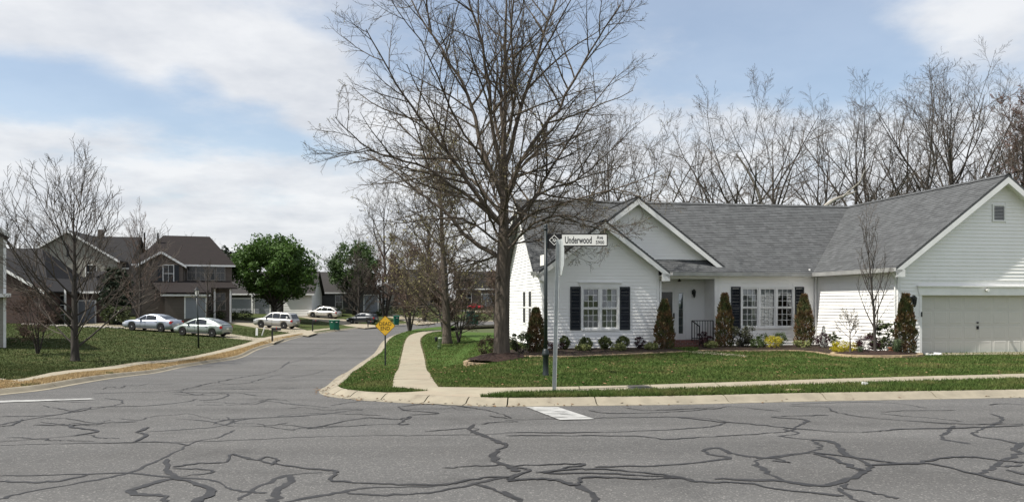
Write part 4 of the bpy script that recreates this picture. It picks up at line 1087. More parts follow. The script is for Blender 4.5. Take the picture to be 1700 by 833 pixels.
# --- big oak on the corner: limbs as they run in the photograph, in real depth
TD = 27.0; tb = at(833, TD); tb.z += .10
def tpx(px, py, dy=0.0): return ((px - CX) / FPX * TD - tb.x, dy, zat(py, TD) - tb.z)
def zz(lst, amp, sgn=1):      # zoom coordinates -> limb bending towards / away from the viewer
    n = len(lst); lst = [(500 + (x-500)*(.82 if x < 500 else .93), y) for x, y in lst]
    return [tpx(500 + x/1.487, y/1.487, sgn * amp * (i/(n-1))**1.1) for i, (x, y) in enumerate(lst)]
def hero():
    rng = random.Random(4)
    pr = [(zz([(484,640),(400,590),(320,520),(240,470),(150,410),(60,360)], 1.2), .10),
          (zz([(488,560),(430,500),(350,400),(280,330),(190,230),(110,110)], 1.5, -1), .10),
          (zz([(490,480),(440,380),(400,250),(330,130),(240,10),(180,-80)], 1.8), .10),
          (zz([(495,470),(470,330),(450,180),(390,0),(350,-120)], 1.6, -1), .10),
          (zz([(505,430),(540,280),(590,130),(640,-20),(680,-130)], 1.6), .10),
          (zz([(505,500),(560,380),(640,280),(720,150),(800,40)], 1.0, -1), .095),
          (zz([(505,590),(570,500),(620,420),(700,300),(820,140)], 2.2), .09),
          (zz([(510,635),(560,570),(640,540),(720,560),(790,600)], 2.4, -1), .06),
          (zz([(510,600),(560,540),(680,505),(800,480),(880,450)], 2.6, -1), .06),
          (zz([(485,560),(380,480),(250,420),(130,395),(40,330)], 2.4, -1), .075),
          (zz([(490,610),(420,560),(330,545),(230,560),(140,560)], 2.2, -1), .05),
          (zz([(488,540),(400,440),(300,400),(200,300),(100,230)], 3.2), .07),
          (zz([(500,380),(470,260),(480,120),(440,-20)], 3.0), .07), (zz([(500,380),(530,250),(520,100),(560,-60)], 3.0, -1), .07),
          (zz([(506,560),(600,470),(700,430),(790,350),(850,290)], 3.2), .065),
          (zz([(500,500),(530,420),(600,340),(640,230),(740,120)], 3.6), .065),
          (zz([(492,500),(450,420),(370,330),(300,200),(210,100)], 3.6, -1), .065),
          (zz([(495,600),(470,560),(440,500),(420,470),(350,420)], 5.0, -1), .06), (zz([(500,600),(520,560),(560,500),(600,450)], 5.0), .06),
          (zz([(500,560),(510,500),(540,430),(560,330)], 4.6, -1), .06), (zz([(497,520),(470,470),(450,380),(420,280)], 4.6), .06),
          (zz([(500,330),(490,200),(520,60),(500,-110)], .6), .08),
          (zz([(488,620),(440,640),(380,640),(300,650),(220,600)], 3.0), .045), (zz([(512,610),(580,590),(650,590),(730,620)], 2.6), .04)]
    tk_ = [((0, 0, -.2), .40), ((0, 0, .1), .335), ((0, 0, .35), .285), (tpx(833, 540), .265), (tpx(834, 490), .255), (tpx(835, 455), .25), (tpx(836, 425), .235), (tpx(836, 395), .195), (tpx(836.5, 365), .165), (tpx(837, 335), .145), (tpx(837, 300), .125), (tpx(836, 260), .105), (tpx(837, 210), .08), (tpx(839, 150), .06), (tpx(838, 80), .045), (tpx(841, 0), .03), (tpx(840, -60), .012)]
    tk_ = [(p_, r_) for p_, r_ in zip(smooth([p for p, _ in tk_], 3), [a + (b - a) * k / 3 for (_, a), (_, b) in zip(tk_, tk_[1:]) for k in range(3)] + [tk_[-1][1]])]
    q = tree_meshes(11, 12.0, .27, PH, prim=pr, barkseg=16, trunk=tk_)
    return finish(*q, M_BARK, M_TWIG, M_BUD)
oak = plant_tree('oak_tree', 'large spreading bare oak budding in the stone ring on the corner lawn', 'tree', tb, hero(), None)
# knot scars on the trunk
kn = MB()
for px, py, s in ((828, 487, .07), (826, 462, .06)):
    x, y, z = tpx(px, py); n = 14
    kn.lathe([(s*.5, -.27), (s, -.29), (s*.95, -.25), (s*1.2, -.2)], n, (x + .02, 0, z), 'y')
kn.build('knot_scar', M_BARK, oak)

# --- second oak along the side street and smaller street trees
T2 = finish(*tree_meshes(21, 15.0, .30, PD({**PB, 0: (11, (.26, .52), (28, 62), 5, 4, .14, .04, .16), 1: (11, (.26, .52), (25, 62), 3, 3, .18, .02, .14), 'bud': 1.0, 'buds': .09}), nprim=34, zlo=.22, angs=(68, 18), plen=(.38, .22), trunktop=.82, kp=.011), M_BARK, M_TWIG, M_BUD)
plant_tree('oak_tree', 'tall budding bare tree beside the curving pavement behind the corner oak', 'tree', gp(742, 571, .08), T2, None, scale=.95)
PS = PD({0: (7, (.3, .55), (20, 45), 5, 4, .1, .07, .2), 1: (5, (.3, .55), (20, 45), 3, 3, .14, .06, .2), 'rmin': .007, 'bud': .5, 'buds': .05})
PM = PD({0: (9, (.3, .6), (20, 50), 4, 3, .16, .05, .15), 1: (8, (.3, .6), (20, 55), 3, 3, .2, .02, .15), 2: (4, (.3, .6), (20, 55), 2, 3, .2, 0, .2), 'rmin': .010, 'bud': 0, 'buds': .05})
LT = finish(*tree_meshes(33, 9.2, .17, PD({**PS, 0: (9, (.3, .55), (22, 48), 5, 4, .1, .06, .15), 1: (6, (.3, .55), (22, 48), 3, 3, .14, .05, .2)}), nprim=32, zlo=.24, angs=(60, 24), plen=(.60, .30), pw=.06, pup=.08, kp=.0078, trunktop=.72), M_BARKG, M_TWIGG)
plant_tree('bare_tree', 'bare upright young tree on the left front lawn', 'tree', gp(125, 600, .08), LT, None, rz=.6)
plant_tree('bare_tree', 'reddish bare tree standing by the silver sedan', 'tree', gp(232, 546, .08), finish(*tree_meshes(34, 9.0, .16, PS, nprim=26, zlo=.24, angs=(50, 16), plen=(.42, .24), pup=.08, kp=.009), M_BARKG, M_TWIGR, None), None, rz=2.0)
plant_tree('bare_tree', 'small bare tree in front of the brown-roofed house entrance', 'tree', at(344, 72, .05), finish(*tree_meshes(35, 5.6, .14, PS, nprim=14, zlo=.3, angs=(55, 25), plen=(.5, .3)), M_BARKG, M_TWIGG, None), None)
MYR = finish(*tree_meshes(41, 5.6, .16, PM, nprim=24, zlo=.30, angs=(70, 25), plen=(.42, .3), stems=5, trunktop=.75), M_BARKG, M_TWIGR)
for px, d, sc, rz, lb in ((762, 50, .80, .2, 'multi-stemmed bare crape myrtle just behind the second oak trunk'), (740, 58, 1.2, 1.4, 'wide brownish bare crape myrtle rising behind the second oak trunk'),
                          (826, 62, 1.0, 2.2, 'bare crape myrtle between the green bin and the big oak trunk'), (704, 92, 1.9, 3.0, 'large brown twiggy crape myrtle beyond the bend'),
                          (680, 70, 1.45, 5.1, 'tall brown twiggy crape myrtle behind the dead end sign'), (640, 94, 1.6, 1.1, 'brown bare crape myrtle against the cream far house'), (846, 76, 1.5, 0.7, 'brown crape myrtle behind the big oak trunk'),
                          (888, 58, 1.1, 4.2, 'bare crape myrtle close behind the corner house')):
    plant_tree('crape_myrtle', lb, 'tree', at(px, d, .06), MYR, None, rz, 'crape myrtles by the side street', sc)
plant_tree('crape_myrtle', 'small bare multi-stemmed crape myrtle by the left house corner', 'tree', gp(62, 588, .08), MYR, None, 5.0, 'crape myrtles by the side street', .62)
# --- trees behind the corner house
BGM = [finish(*tree_meshes(50 + i, 20.0, (.30, .26, .32, .2)[i], PD({**PB, 2: (5, (.3, .6), (20, 55), 2, 3, .2, .04, .2), 'rmin': .006}), nprim=(13, 12, 13, 11)[i], zlo=(.26, .22, .30, .33)[i], angs=((54, 30), (44, 22), (66, 32), (40, 20))[i], plen=((.46, .28), (.44, .28), (.48, .30), (.38, .22))[i], pup=.07, pw=.15, kp=.017, trunktop=(.62, .70, .52, .78)[i]), M_BARKG, M_TWIGG) for i in range(4)]
BG = [(1016,58,155,1,'slender'),(1075,66,172,2,'forking'),(1152,60,165,0,'leaning'),(1222,57,128,2,'broad-crowned'),(1294,60,108,0,'tall dark'),(1358,58,150,1,'twin-limbed'),
      (1412,62,115,0,'straight'),(1457,60,135,1,'wispy'),(1492,68,120,3,'pale'),(1523,58,84,1,'tallest left'),(1556,64,70,0,'tallest'),(1593,60,68,1,'very tall'),(1642,58,110,0,'dark'),(1668,66,140,2,'low-branched')]
for i, (px, d, top, k, w) in enumerate(BG):
    x = (px - CX) / FPX * d; ht = zat(top, d); ln = (0, -.16 if px == 1152 else random.Random(i).uniform(-.05, .05))
    plant_tree('bare_tree', f'bare tree rising behind the house roof, {["first","second","third","fourth","fifth","sixth","seventh","eighth","ninth","tenth","eleventh","twelfth","thirteenth","fourteenth","fifteenth","sixteenth"][i]} from the left in the back row', 'tree', (x, d, -.3), BGM[k], None, i * 1.7, 'bare trees behind the corner house', ht / 20.0 * (1.10, 1.05, 1.22, 1.0)[k], ln)
PR = PD({0: (12, (.3, .55), (25, 55), 4, 4, .14, .05, .15), 1: (8, (.3, .55), (22, 55), 3, 3, .16, .04, .15), 2: (4, (.3, .6), (20, 50), 2, 3, .2, .03, .2), 'rmin': .012, 'bud': 1.0, 'buds': .10})
RT = finish(*tree_meshes(71, 17.0, .24, PR, nprim=22, zlo=.3, angs=(50, 16), plen=(.36, .2)), M_BARKG, M_TWIGR, M_BUDR)
plant_tree('red_budding_tree', 'pink-red budding tree at the right edge behind the garage', 'tree', (58*846/1300, 58, -.3), RT, None, .4, None, (1.1, 1.1, 1.02))
# fallen pale limb leaning among the trunks behind the roof
pb = MB(); pth = [((px - CX)/FPX*54, 54 + .6*i, zat(py, 54)) for i, (px, py) in enumerate(((1350, 360), (1385, 333), (1412, 322), (1440, 312)))]
rr_ = [.16, .13, .09, .05]; pb.tube(smooth(pth, 4), [.16 - .11*k/12 for k in range(13)], 7); pb.tube([pth[2], (pth[2][0]+.9, 54.6, pth[2][2]+.9), (pth[2][0]+1.3, 54.4, pth[2][2]+2.0)], [.06, .045, .02], 5)
# its stem runs down to the ground
pb.tube([pth[0], (pth[0][0]-.8, 53.9, 4.0), (pth[0][0]-1.0, 53.8, -.3)], [.16, .20, .24], 8)
tag(pb.build('pale_limbed_tree', M_BARKW), 'pale bare leaning trunk showing just above the main roof ridge', 'tree')
pb = MB(); pth = [((px - CX)/FPX*60, 60, zat(py, 60)) for px, py in ((1268, 365), (1262, 330), (1250, 300), (1236, 275), (1222, 255))]
pb.tube([(pth[0][0]+.3, 60, -.3)] + smooth(pth, 3), [.2] + [.17 - .12*k/12 for k in range(13)], 7)
tag(pb.build('pale_leaning_tree', M_BARKW), 'thin whitish curved bare trunk behind the middle of the roof', 'tree')

# --- far rows of bare trees beyond the left houses and side street
FR = [(20,118,300,0,'hazy bare tree at far left above the brick roof'),(72,122,330,1,'faint bare tree above the cream gable peak'),(215,104,338,2,'dense rounded bare tree behind the gap between the two-storey houses'),(262,116,362,1,'bare tree above the left end of the brown roof'),
      (332,104,364,2,'rounded bare tree above the brown ridge'),(392,150,405,1,'distant bare tree beside the evergreen clump'),(545,160,400,0,'distant bare tree between the two green trees'),(610,130,330,2,'pale bare tree behind the second green tree'),(640,118,260,1,'tall bare tree far behind the road bend'),
      (716,128,240,2,'bare tree behind the oak, far down the street'),(850,130,300,2,'bare tree behind the house end wall'),(955,96,200,0,'bare tree behind the left gable'),(985,80,170,1,'bare tree just right of the oak crown')]
for i, (px, d, top, k, lb) in enumerate(FR):
    p = at(px, d); s = (zat(top, d) - p.z) / 20.0; w = s * (1.25 if k == 2 else 1.0)
    plant_tree('bare_tree', lb, 'tree', p, BGM[k], None, i * 2.1 + .5, 'bare trees in the distance', (w, w, s))

# ------------------------------------------------------------------ leafy trees and shrubs
def leaf_cloud(mb, rng, n, size, sampler, flat=.0, mi=0):
    for _ in range(n):
        (x, y, z), o = sampler(); s = size * rng.uniform(.6, 1.35); a = rvec(rng)
        nrm = norm((o[0]*.8+a[0], o[1]*.8+a[1], o[2]*.8+a[2]+flat)); u = side_dir(rng, nrm, math.pi/2)
        v = (nrm[1]*u[2]-nrm[2]*u[1], nrm[2]*u[0]-nrm[0]*u[2], nrm[0]*u[1]-nrm[1]*u[0]); h = s*.55
        b = len(mb.v)
        mb.v += [(x-u[0]*s*.5, y-u[1]*s*.5, z-u[2]*s*.5), (x+v[0]*h*.5, y+v[1]*h*.5, z+v[2]*h*.5), (x+u[0]*s*.5, y+u[1]*s*.5, z+u[2]*s*.5), (x-v[0]*h*.5, y-v[1]*h*.5, z-v[2]*h*.5)]
        mb.f.append((b, b+1, b+2, b+3)); mb.m.append(mi)
def clump_sampler(rng, rx, ry, rz, cz, nc, cr, shell=.55):
    C = []
    for _ in range(nc):
        d = rvec(rng); k = rng.uniform(shell, 1.0) ** .7
        C.append((d[0]*rx*k, d[1]*ry*k, cz + d[2]*rz*k, cr * rng.uniform(.6, 1.3)))
    def f():
        c = rng.choice(C); d = rvec(rng); k = rng.random() ** .4 * c[3]
        return (c[0]+d[0]*k, c[1]+d[1]*k, c[2]+d[2]*k*.85), d
    return f
M_LEAF = mat('leaf_green', (.050, .100, .020), .6, (.072, .130, .028), .8, 3, island=.4, trans=.35, spec=.3)
M_LEAF2 = mat('leaf_dark', (.040, .074, .020), .6, (.058, .096, .028), .8, 3, island=.4, trans=.3, spec=.3)
M_EVER = mat('leaf_evergreen', (.016, .028, .014), .7, (.024, .036, .018), 1, 3, island=.4, trans=.1)
def leafy_tree(name, label, px, d, pyb, top, x0, x1, seed, m, n, bottom, lsize=.30):
    rng = random.Random(seed); p = at(px, d, .08); zb = zat(bottom, d) - p.z; zt = zat(top, d) - p.z; rz = (zt - zb) / 2; rx = (x1 - x0) / FPX * d / 2
    root = thing(name, label, 'tree', p)
    tk = MB(); tk.tube([(0, 0, -.2), (.05, 0, zb*.6), (0, .1, zb + rz*.4), (.1, 0, zb + rz)], [.30, .24, .18, .1], 10)
    for i in range(9):
        a = i*2.4; q = wander(rng, (0, 0, zb*(.7+.06*i)), norm((math.cos(a), math.sin(a), .9)), rx*.95, 6, .1, .03); tk.tube(q, [.11-.014*k for k in range(7)], 5)
    tk.build('trunk', M_BARKG, root, True)
    cr = MB(); leaf_cloud(cr, rng, n, lsize, clump_sampler(rng, rx*.90, rx*.9, rz*.90, zb + rz, 190, rx*.19, .40)); cr.build('crown', m, root)
leafy_tree('leafy_tree', 'dense rounded bright green tree behind the silver sport utility', 455, 86, 520, 388, 376, 528, 91, M_LEAF, 24000, 508, .33)
leafy_tree('leafy_tree', 'darker green leafy tree behind the white estate car', 588, 104, 518, 394, 536, 632, 92, M_LEAF2, 12000, 492)
leafy_tree('evergreen_tree', 'dark evergreen beside the grey garage door on the left', 192, 66, 540, 436, 164, 222, 93, M_EVER, 5000, 545)
for i, (px, d, top, hw, lb) in enumerate(((376, 140, 404, 15, 'distant dark evergreen at the end of the brown roof'), (395, 145, 412, 13, 'distant dark evergreen just left of the bright green tree'), (372, 128, 418, 12, 'small distant evergreen under the roof line'))):
    leafy_tree('evergreen_tree', lb, px, d, 500, top, px-hw, px+hw, 95+i, M_EVER, 1500, 480, .5)
plant_tree('bare_tree', 'dark bare tree in front of the grey house garage', 'tree', at(595, 92, .05), finish(*tree_meshes(37, 7.5, .2, PM, nprim=20, zlo=.25, angs=(60, 25), plen=(.45, .3)), M_BARKG, M_TWIGG, None), None)

MS = {'box': mat('leaf_boxwood', (.085, .110, .036), .6, (.115, .135, .05), 6, 3, island=.4, trans=.2), 'holly': mat('leaf_holly', (.052, .070, .026), .5, (.075, .092, .036), 6, 3, island=.4, trans=.15),
      'purple': mat('leaf_purple', (.050, .018, .022), .6, (.032, .014, .018), 6, 3, island=.45, trans=.2), 'yellow': mat('leaf_yellow', (.50, .42, .03), .6, (.36, .33, .03), 5, 3, island=.3, trans=.3),
      'varieg': mat('leaf_variegated', (.30, .31, .13), .6, (.17, .20, .07), 9, 3, island=.35, trans=.3), 'loose': mat('leaf_loose', (.048, .055, .03), .6, (.07, .07, .045), 6, 3, island=.45, trans=.2),
      'bronze': mat('leaf_bronze', (.150, .082, .040), .75, (.070, .085, .030), 3.0, 4, .40, .60, island=.4, trans=.15), 'hedge': mat('leaf_hedge', (.050, .080, .020), .6, (.07, .10, .03), 6, 3, island=.35, trans=.2),
      'brown': mat('leaf_brown', (.075, .05, .03), .8, (.05, .045, .022), 4, 3, island=.4), 'blade': mat('leaf_blade', (.10, .14, .07), .6, (.16, .19, .11), 4, 3, island=.4, trans=.2)}
CORE = mat('shrub_inside', (.012, .014, .008), .95)
def shrub(name, label, px, d, w, h, kind, n, leaf=.06, dens=1.0, group=None, gap=False, depth=None, off=.14):
    rng = random.Random(int(px * 7 + d * 13)); p = at(px, d, off); rx = 1.18 * w / FPX * d / 2; rz = 1.12 * h / FPX * d / 2; ry = depth or rx
    root = thing(name, label, 'shrub', p, rng.uniform(0, 6), group)
    st = MB()
    for i in range(7 if not gap else 14):
        a = i*2.4; q = wander(rng, (rng.gauss(0, rx*.12), rng.gauss(0, rx*.12), -.08), norm((math.cos(a)*.5*rx/rz, math.sin(a)*.5*rx/rz, 1)), rz*rng.uniform(1.1, 1.9), 4, .12, 0); st.tube(q, [.012, .01, .008, .006, .004], 4)
    st.build('stem', M_BARKG, root)
    f = MB()
    if gap: leaf_cloud(f, rng, n, leaf, clump_sampler(rng, rx*.85, ry*.85, rz*.85, rz, 26, rx*.24, .35))
    else:
        leaf_cloud(f, rng, n, leaf, clump_sampler(rng, rx*.80, ry*.80, rz*.84, rz, 60, rx*.26, .6))
    f.build('foliage', MS[kind], root)
    return root
def conifer(label, px, d, wpx, top, seed, lean=0, kind='bronze'):
    rng = random.Random(seed); p = at(px, d, .1); h = zat(top, d) - p.z; r = 1.16 * wpx / FPX * d / 2
    root = thing('columnar_conifer', label, 'shrub', p, 0, 'columnar conifers along the house front')
    MB().tube([(0, 0, -.1), (0, 0, h*.5), (0, 0, h*.93)], [.05, .03, .01], 6).build('trunk', M_BARK, root)
    f = MB()
    def smp():
        t = rng.random() ** .8; z = h * (.02 + .97*t); a = rng.uniform(0, 2*math.pi)
        prof = (1 - max(0, t - .34) ** 1.5 * 1.45) * (.86 + .14 * min(1, t*8)); k = (rng.random() ** .25) * prof * (1 + .10*math.sin(a*5 + z*7) + .08*math.sin(z*13 + a*2))
        return (r*k*math.cos(a), r*k*math.sin(a), z), (math.cos(a), math.sin(a), .3)
    for _ in range(3600):
        (x, y, z), o = smp(); s = rng.uniform(.05, .13); u = norm((o[0]*.45+rng.gauss(0, .3), o[1]*.45+rng.gauss(0, .3), 1)); v = side_dir(rng, u, math.pi/2); b = len(f.v); w = s*.28
        f.v += [(x-v[0]*w, y-v[1]*w, z-v[2]*w), (x+v[0]*w, y+v[1]*w, z+v[2]*w), (x+u[0]*s, y+u[1]*s, z+u[2]*s)]; f.f.append((b, b+1, b+2)); f.m.append(0)
    f.build('foliage', MS[kind], root)
conifer('bronzed columnar conifer at the left corner of the house', 890, 28.6, 26, 512, 1)
conifer('bronzed columnar conifer left of the porch', 1103, 30.6, 27, 498, 2)
conifer('bronzed pointed conifer between the porch and the triple window', 1203, 31.7, 25, 487, 3)
conifer('bronzed columnar conifer right of the triple window', 1335, 32.3, 26, 489, 4)
conifer('largest bronzed conifer beside the garage door', 1503, 27.3, 28, 488, 5)
for px, w, h, lb in ((938, 17, 22, 'upright holly shrub nearest the left corner under the twin window'), (972, 24, 19, 'clipped round boxwood under the left shutter'), (1005, 22, 20, 'clipped round boxwood under the middle of the twin window'), (1034, 23, 21, 'clipped round boxwood under the right shutter')):
    shrub('boxwood', lb, px, 29.9 + (px-938)*.003, w, h, 'box', 1900, .06, group='clipped shrubs under the twin window')
shrub('barberry', 'dark purple rounded shrub at the right end of the twin-window row', 1062, 30.3, 20, 20, 'purple', 900, .05)
shrub('barberry', 'low sprawling purple shrub behind the street sign post', 921, 29.8, 34, 14, 'purple', 700, .05, gap=True)
for px, w, lb in ((968, 26, 'low pale variegated plant below the left shutter'), (1027, 26, 'low pale variegated plant below the right shutter'), (1081, 24, 'low pale variegated plant at the porch corner'), (1181, 24, 'pale variegated mound beside the porch steps'), (1331, 26, 'pale variegated mound at the foot of the conifer right of the triple window')):
    shrub('variegated_plant', lb, px, 29.3 if px < 1050 else (29.9 if px < 1100 else 31.0 if px < 1300 else 31.4), w, 10, 'varieg', 500, .09, group='low variegated plants in the house bed')
shrub('loose_shrub', 'loose olive shrub right of the oak trunk', 864, 28.4, 44, 36, 'holly', 1500, .07, gap=True)
shrub('round_shrub', 'brownish round shrub left of the oak trunk', 810, 29.5, 34, 36, 'brown', 1500, .06)
shrub('loose_shrub', 'large loose grey-green shrub left of the triple window', 1236, 31.3, 42, 38, 'loose', 2000, .07, gap=True)
shrub('loose_shrub', 'dark leafy bush against the porch railing', 1170, 31.2, 22, 26, 'purple', 700, .07, gap=True)
shrub('square_hedge', 'clipped green hedge block under the middle of the triple window', 1266, 31.5, 22, 22, 'hedge', 1100, .05)
shrub('square_hedge', 'clipped green hedge block under the right of the triple window', 1294, 31.6, 24, 24, 'hedge', 1100, .05)
shrub('gold_shrub', 'dull gold shrub beside the loose grey-green shrub', 1258, 30.8, 24, 16, 'hedge', 800, .05)
shrub('gold_shrub', 'bright golden-yellow shrub below the triple window', 1284, 30.8, 30, 20, 'yellow', 1100, .05)
shrub('barberry', 'purple shrub in the inner corner by the garage wing', 1366, 31.0, 25, 23, 'purple', 1000, .05)
shrub('leafy_shrub', 'small leggy leafy shrub beside the inner-corner purple shrub', 1386, 31.0, 22, 26, 'holly', 350, .09, gap=True)
shrub('gold_shrub', 'bright golden shrub left of the slim trunk in the island bed', 1396, 27.6, 32, 20, 'yellow', 1200, .05)
shrub('gold_shrub', 'small golden shrub behind the twiggy little tree', 1419, 28.0, 20, 17, 'yellow', 600, .05)
shrub('barberry', 'large dark purple shrub beside the slim trunk', 1440, 27.6, 38, 30, 'purple', 1700, .05)
shrub('leafy_shrub', 'tall open dark-leaved shrub against the bright garage wing wall', 1462, 28.1, 50, 50, 'holly', 900, .11, gap=True, depth=.4)
def tuft(label, px, d, w, h, n):
    rng = random.Random(int(px)); p = at(px, d, .15); mb = MB(); r = w/FPX*d/2; hh = h/FPX*d
    for _ in range(n):
        a = rng.uniform(0, 6.28); q = rng.random(); e = (math.cos(a)*r*rng.uniform(.4, 1.1), math.sin(a)*r*rng.uniform(.4, 1.1), hh*rng.uniform(.4, 1)); m_ = (e[0]*.4, e[1]*.4, e[2]*1.05); t = (-math.sin(a)*.012, math.cos(a)*.012)
        mb.faces([(t[0], t[1], -.05), (-t[0], -t[1], -.05), (m_[0]-t[0], m_[1]-t[1], m_[2]), (m_[0]+t[0], m_[1]+t[1], m_[2]), e], [(0,1,2,3), (3,2,4)])
    o = mb.build('strap_leaf_plant', MS['blade']); o.location = p; tag(o, label, 'plant')
tuft('spiky grey-green strap-leaved clump at the foot of the garage conifer', 1488, 26.6, 44, 26, 130)
tuft('small strap-leaved clump beside the slim trunk', 1428, 26.8, 26, 14, 60)
PY_ = PD({0: (6, (.3, .6), (22, 45), 4, 3, .1, .08, .2), 1: (4, (.3, .55), (20, 45), 2, 3, .14, .05, .2), 'rmin': .005, 'bud': .3, 'buds': .03})
plant_tree('young_tree', 'slim pale-barked young bare tree in the island bed', 'tree', at(1453, 26.7, .2), finish(*tree_meshes(61, 5.0, .055, PY_, nprim=17, zlo=.30, angs=(38, 18), plen=(.34, .2), pup=.12, pw=.06), M_BARKG, M_TWIGG, None), None, .4)
plant_tree('young_tree', 'little twiggy lollipop tree in front of the garage wing wall', 'tree', at(1412, 26.9, .2), finish(*tree_meshes(62, 1.75, .035, PD({0: (6, (.4, .7), (20, 45), 3, 3, .12, .05, .2), 1: (4, (.4, .7), (20, 45), 2, 3, .14, .03, .2), 'rmin': .005, 'bud': .6, 'buds': .035}), nprim=11, zlo=.55, angs=(55, 25), plen=(.34, .26), trunktop=.75, lean=(-.04, 0)), M_BARK, M_TWIG, M_BUD), None)
# dark shrubs in front of the far houses
FS = [(672,100,26,16,'box','dark rounded bush left of the far mailbox'),(690,101,22,16,'holly','dark bush nearest the second oak trunk on the far lawn'),(650,103,24,15,'holly','dark bush beside the cream house wall'),(712,100,26,18,'box','clipped bush right of the far row'),(632,104,18,10,'holly','low bush at the foot of the cream wall'),
      (404,88,34,12,'hedge','yellow-green clipped hedge at the foot of the white house'),(385,84,22,14,'holly','dark bush right of the brown-roofed house'),(362,80,26,16,'holly','dark bush under the brown-roofed house porch'),(560,100,24,14,'holly','dark foundation bush behind the white estate car'),(528,99,18,16,'holly','dark bush left of the grey house window'),
      (40,46,14,14,'brown','little brown shrub by the left house corner'),(180,64,24,34,'holly','dark shrub in front of the grey garage'),(205,64,26,36,'holly','dark shrub at the nose of the silver sedan'),(100,64,40,22,'holly','dark hedge along the brick house wall'),(60,64,44,22,'holly','dark hedge at the left of the brick house wall')]
for px, d, w, h, k, lb in FS: shrub('bush', lb, px, d, w, h, k, 600, .16 if d > 60 else .08, group='bushes by the far houses')

# ------------------------------------------------------------------ planting beds with stone edging
def stone_mesh(rng, l, w, h):
    mb = MB(); j = lambda a: a * rng.uniform(.86, 1.0)
    mb.faces([(-j(l)/2, -j(w)/2, 0), (j(l)/2, -j(w)/2, 0), (j(l)/2, j(w)/2, 0), (-j(l)/2, j(w)/2, 0), (-j(l)*.47, -j(w)*.44, j(h)), (j(l)*.47, -j(w)*.44, j(h)), (j(l)*.47, j(w)*.44, j(h)), (-j(l)*.47, j(w)*.44, j(h))],
             [(0,3,2,1), (4,5,6,7), (0,1,5,4), (1,2,6,5), (2,3,7,6), (3,0,4,7)]); return mb.mesh('stone', M_STONE)
_r = random.Random(3); STN = [stone_mesh(_r, .30, .16, .07) for _ in range(8)]
def edging(root, line, courses, closed=False, base=None, seed=0):
    rng = random.Random(seed); pts = resample(line, .30, closed)
    ox, oy, oz = root.location
    for c in range(courses):
        for i in range(len(pts) - (0 if closed else 1)):
            a = pts[i]; b = pts[(i+1) % len(pts)]
            if c % 2: a, b = ((a[0]+b[0])/2, (a[1]+b[1])/2), ((b[0]+pts[(i+2) % len(pts)][0])/2, (b[1]+pts[(i+2) % len(pts)][1])/2)
            x, y = (a[0]+b[0])/2, (a[1]+b[1])/2; z = (base if base is not None else H(x, y) + .085) + c*.068
            if z + .03 < H(x, y): continue
            o = link('stone', rng.choice(STN), root, (x-ox + rng.gauss(0, .008), y-oy + rng.gauss(0, .008), z-oz), math.atan2(b[1]-a[1], b[0]-a[0]) + rng.gauss(0, .06) + (math.pi if rng.random() < .5 else 0))
def ring(cx, cy, rx, ry, n=40, rot=0): return [(cx + rx*math.cos(2*math.pi*i/n)*math.cos(rot) - ry*math.sin(2*math.pi*i/n)*math.sin(rot), cy + rx*math.cos(2*math.pi*i/n)*math.sin(rot) + ry*math.sin(2*math.pi*i/n)*math.cos(rot)) for i in range(n)]
def mound(root, cx, cy, rx, ry, h, zrim, rot=0):
    rng = random.Random(int(cx*10)); mb = MB(); ox, oy, oz = root.location; nr, na = 9, 36
    mb.v.append((cx-ox, cy-oy, zrim + h - oz))
    for i in range(1, nr+1):
        f = i / nr
        for j, (x, y) in enumerate(ring(cx, cy, rx*f, ry*f, na, rot)): mb.v.append((x-ox, y-oy, zrim + h*(1-f**1.8) + rng.gauss(0, .014) - oz))
    for j in range(na): mb.f.append((0, 1+j, 1+(j+1) % na)); mb.m.append(0)
    for i in range(nr-1):
        for j in range(na): a = 1+i*na+j; b = 1+i*na+(j+1) % na; mb.f.append((a, a+na, b+na, b)); mb.m.append(0)
    mb.build('mulch', M_MULCH, root)
bed1 = thing('planting_bed', 'round mulch bed in a stacked stone ring around the big oak', 'planting bed', (tb.x, tb.y, H(tb.x, tb.y)))
mound(bed1, tb.x, tb.y - .05, 1.18, 1.1, .22, H(tb.x, tb.y) + .15)
zb_ = H(tb.x - 1.2, tb.y) + .09; edging(bed1, ring(tb.x, tb.y - .05, 1.24, 1.15), 3, True, zb_, 1)
c2 = at(1455, 26.9); bed2 = thing('planting_bed', 'oval island bed of mulch edged in tan stone by the garage', 'planting bed', (c2.x, c2.y, c2.z))
mound(bed2, c2.x, c2.y, 1.42, 1.0, .12, c2.z + .17, TH); edging(bed2, ring(c2.x, c2.y, 1.52, 1.08, 40, TH), 2, True, c2.z + .07, 2)
def bed(label, frontpx, back, seed):
    line = smooth(g2(frontpx, LO), 5); p = line[0]; root = thing('planting_bed', label, 'planting bed', (p[0], p[1], H(*p)))
    o = drape('mulch', line + back, .15, M_MULCH, .35, .1); o.parent = root; o.location = -Vector(root.location)
    edging(root, line, 1, False, None, seed); return root
bed('mulch bed edged with low stones along the twin-window gable', [(846,592),(880,591.5),(940,592),(1000,590),(1060,587.5),(1110,585),(1138,583.5)], [hloc(-6.9, 4.9), hloc(-7.2, 4.58), hloc(-11.95, 4.55), hloc(-12.0, 6.6), hloc(-13.2, 6.2)], 5)
bed('mulch bed edged with tan stones under the triple window', [(1163,582),(1200,582.5),(1264,582.5),(1310,582),(1345,583.5),(1373,588),(1402,590.5)], [hloc(-.75, .75), hloc(-.03, .9), hloc(-.03, 5.3), hloc(-5.4, 5.2)], 6)
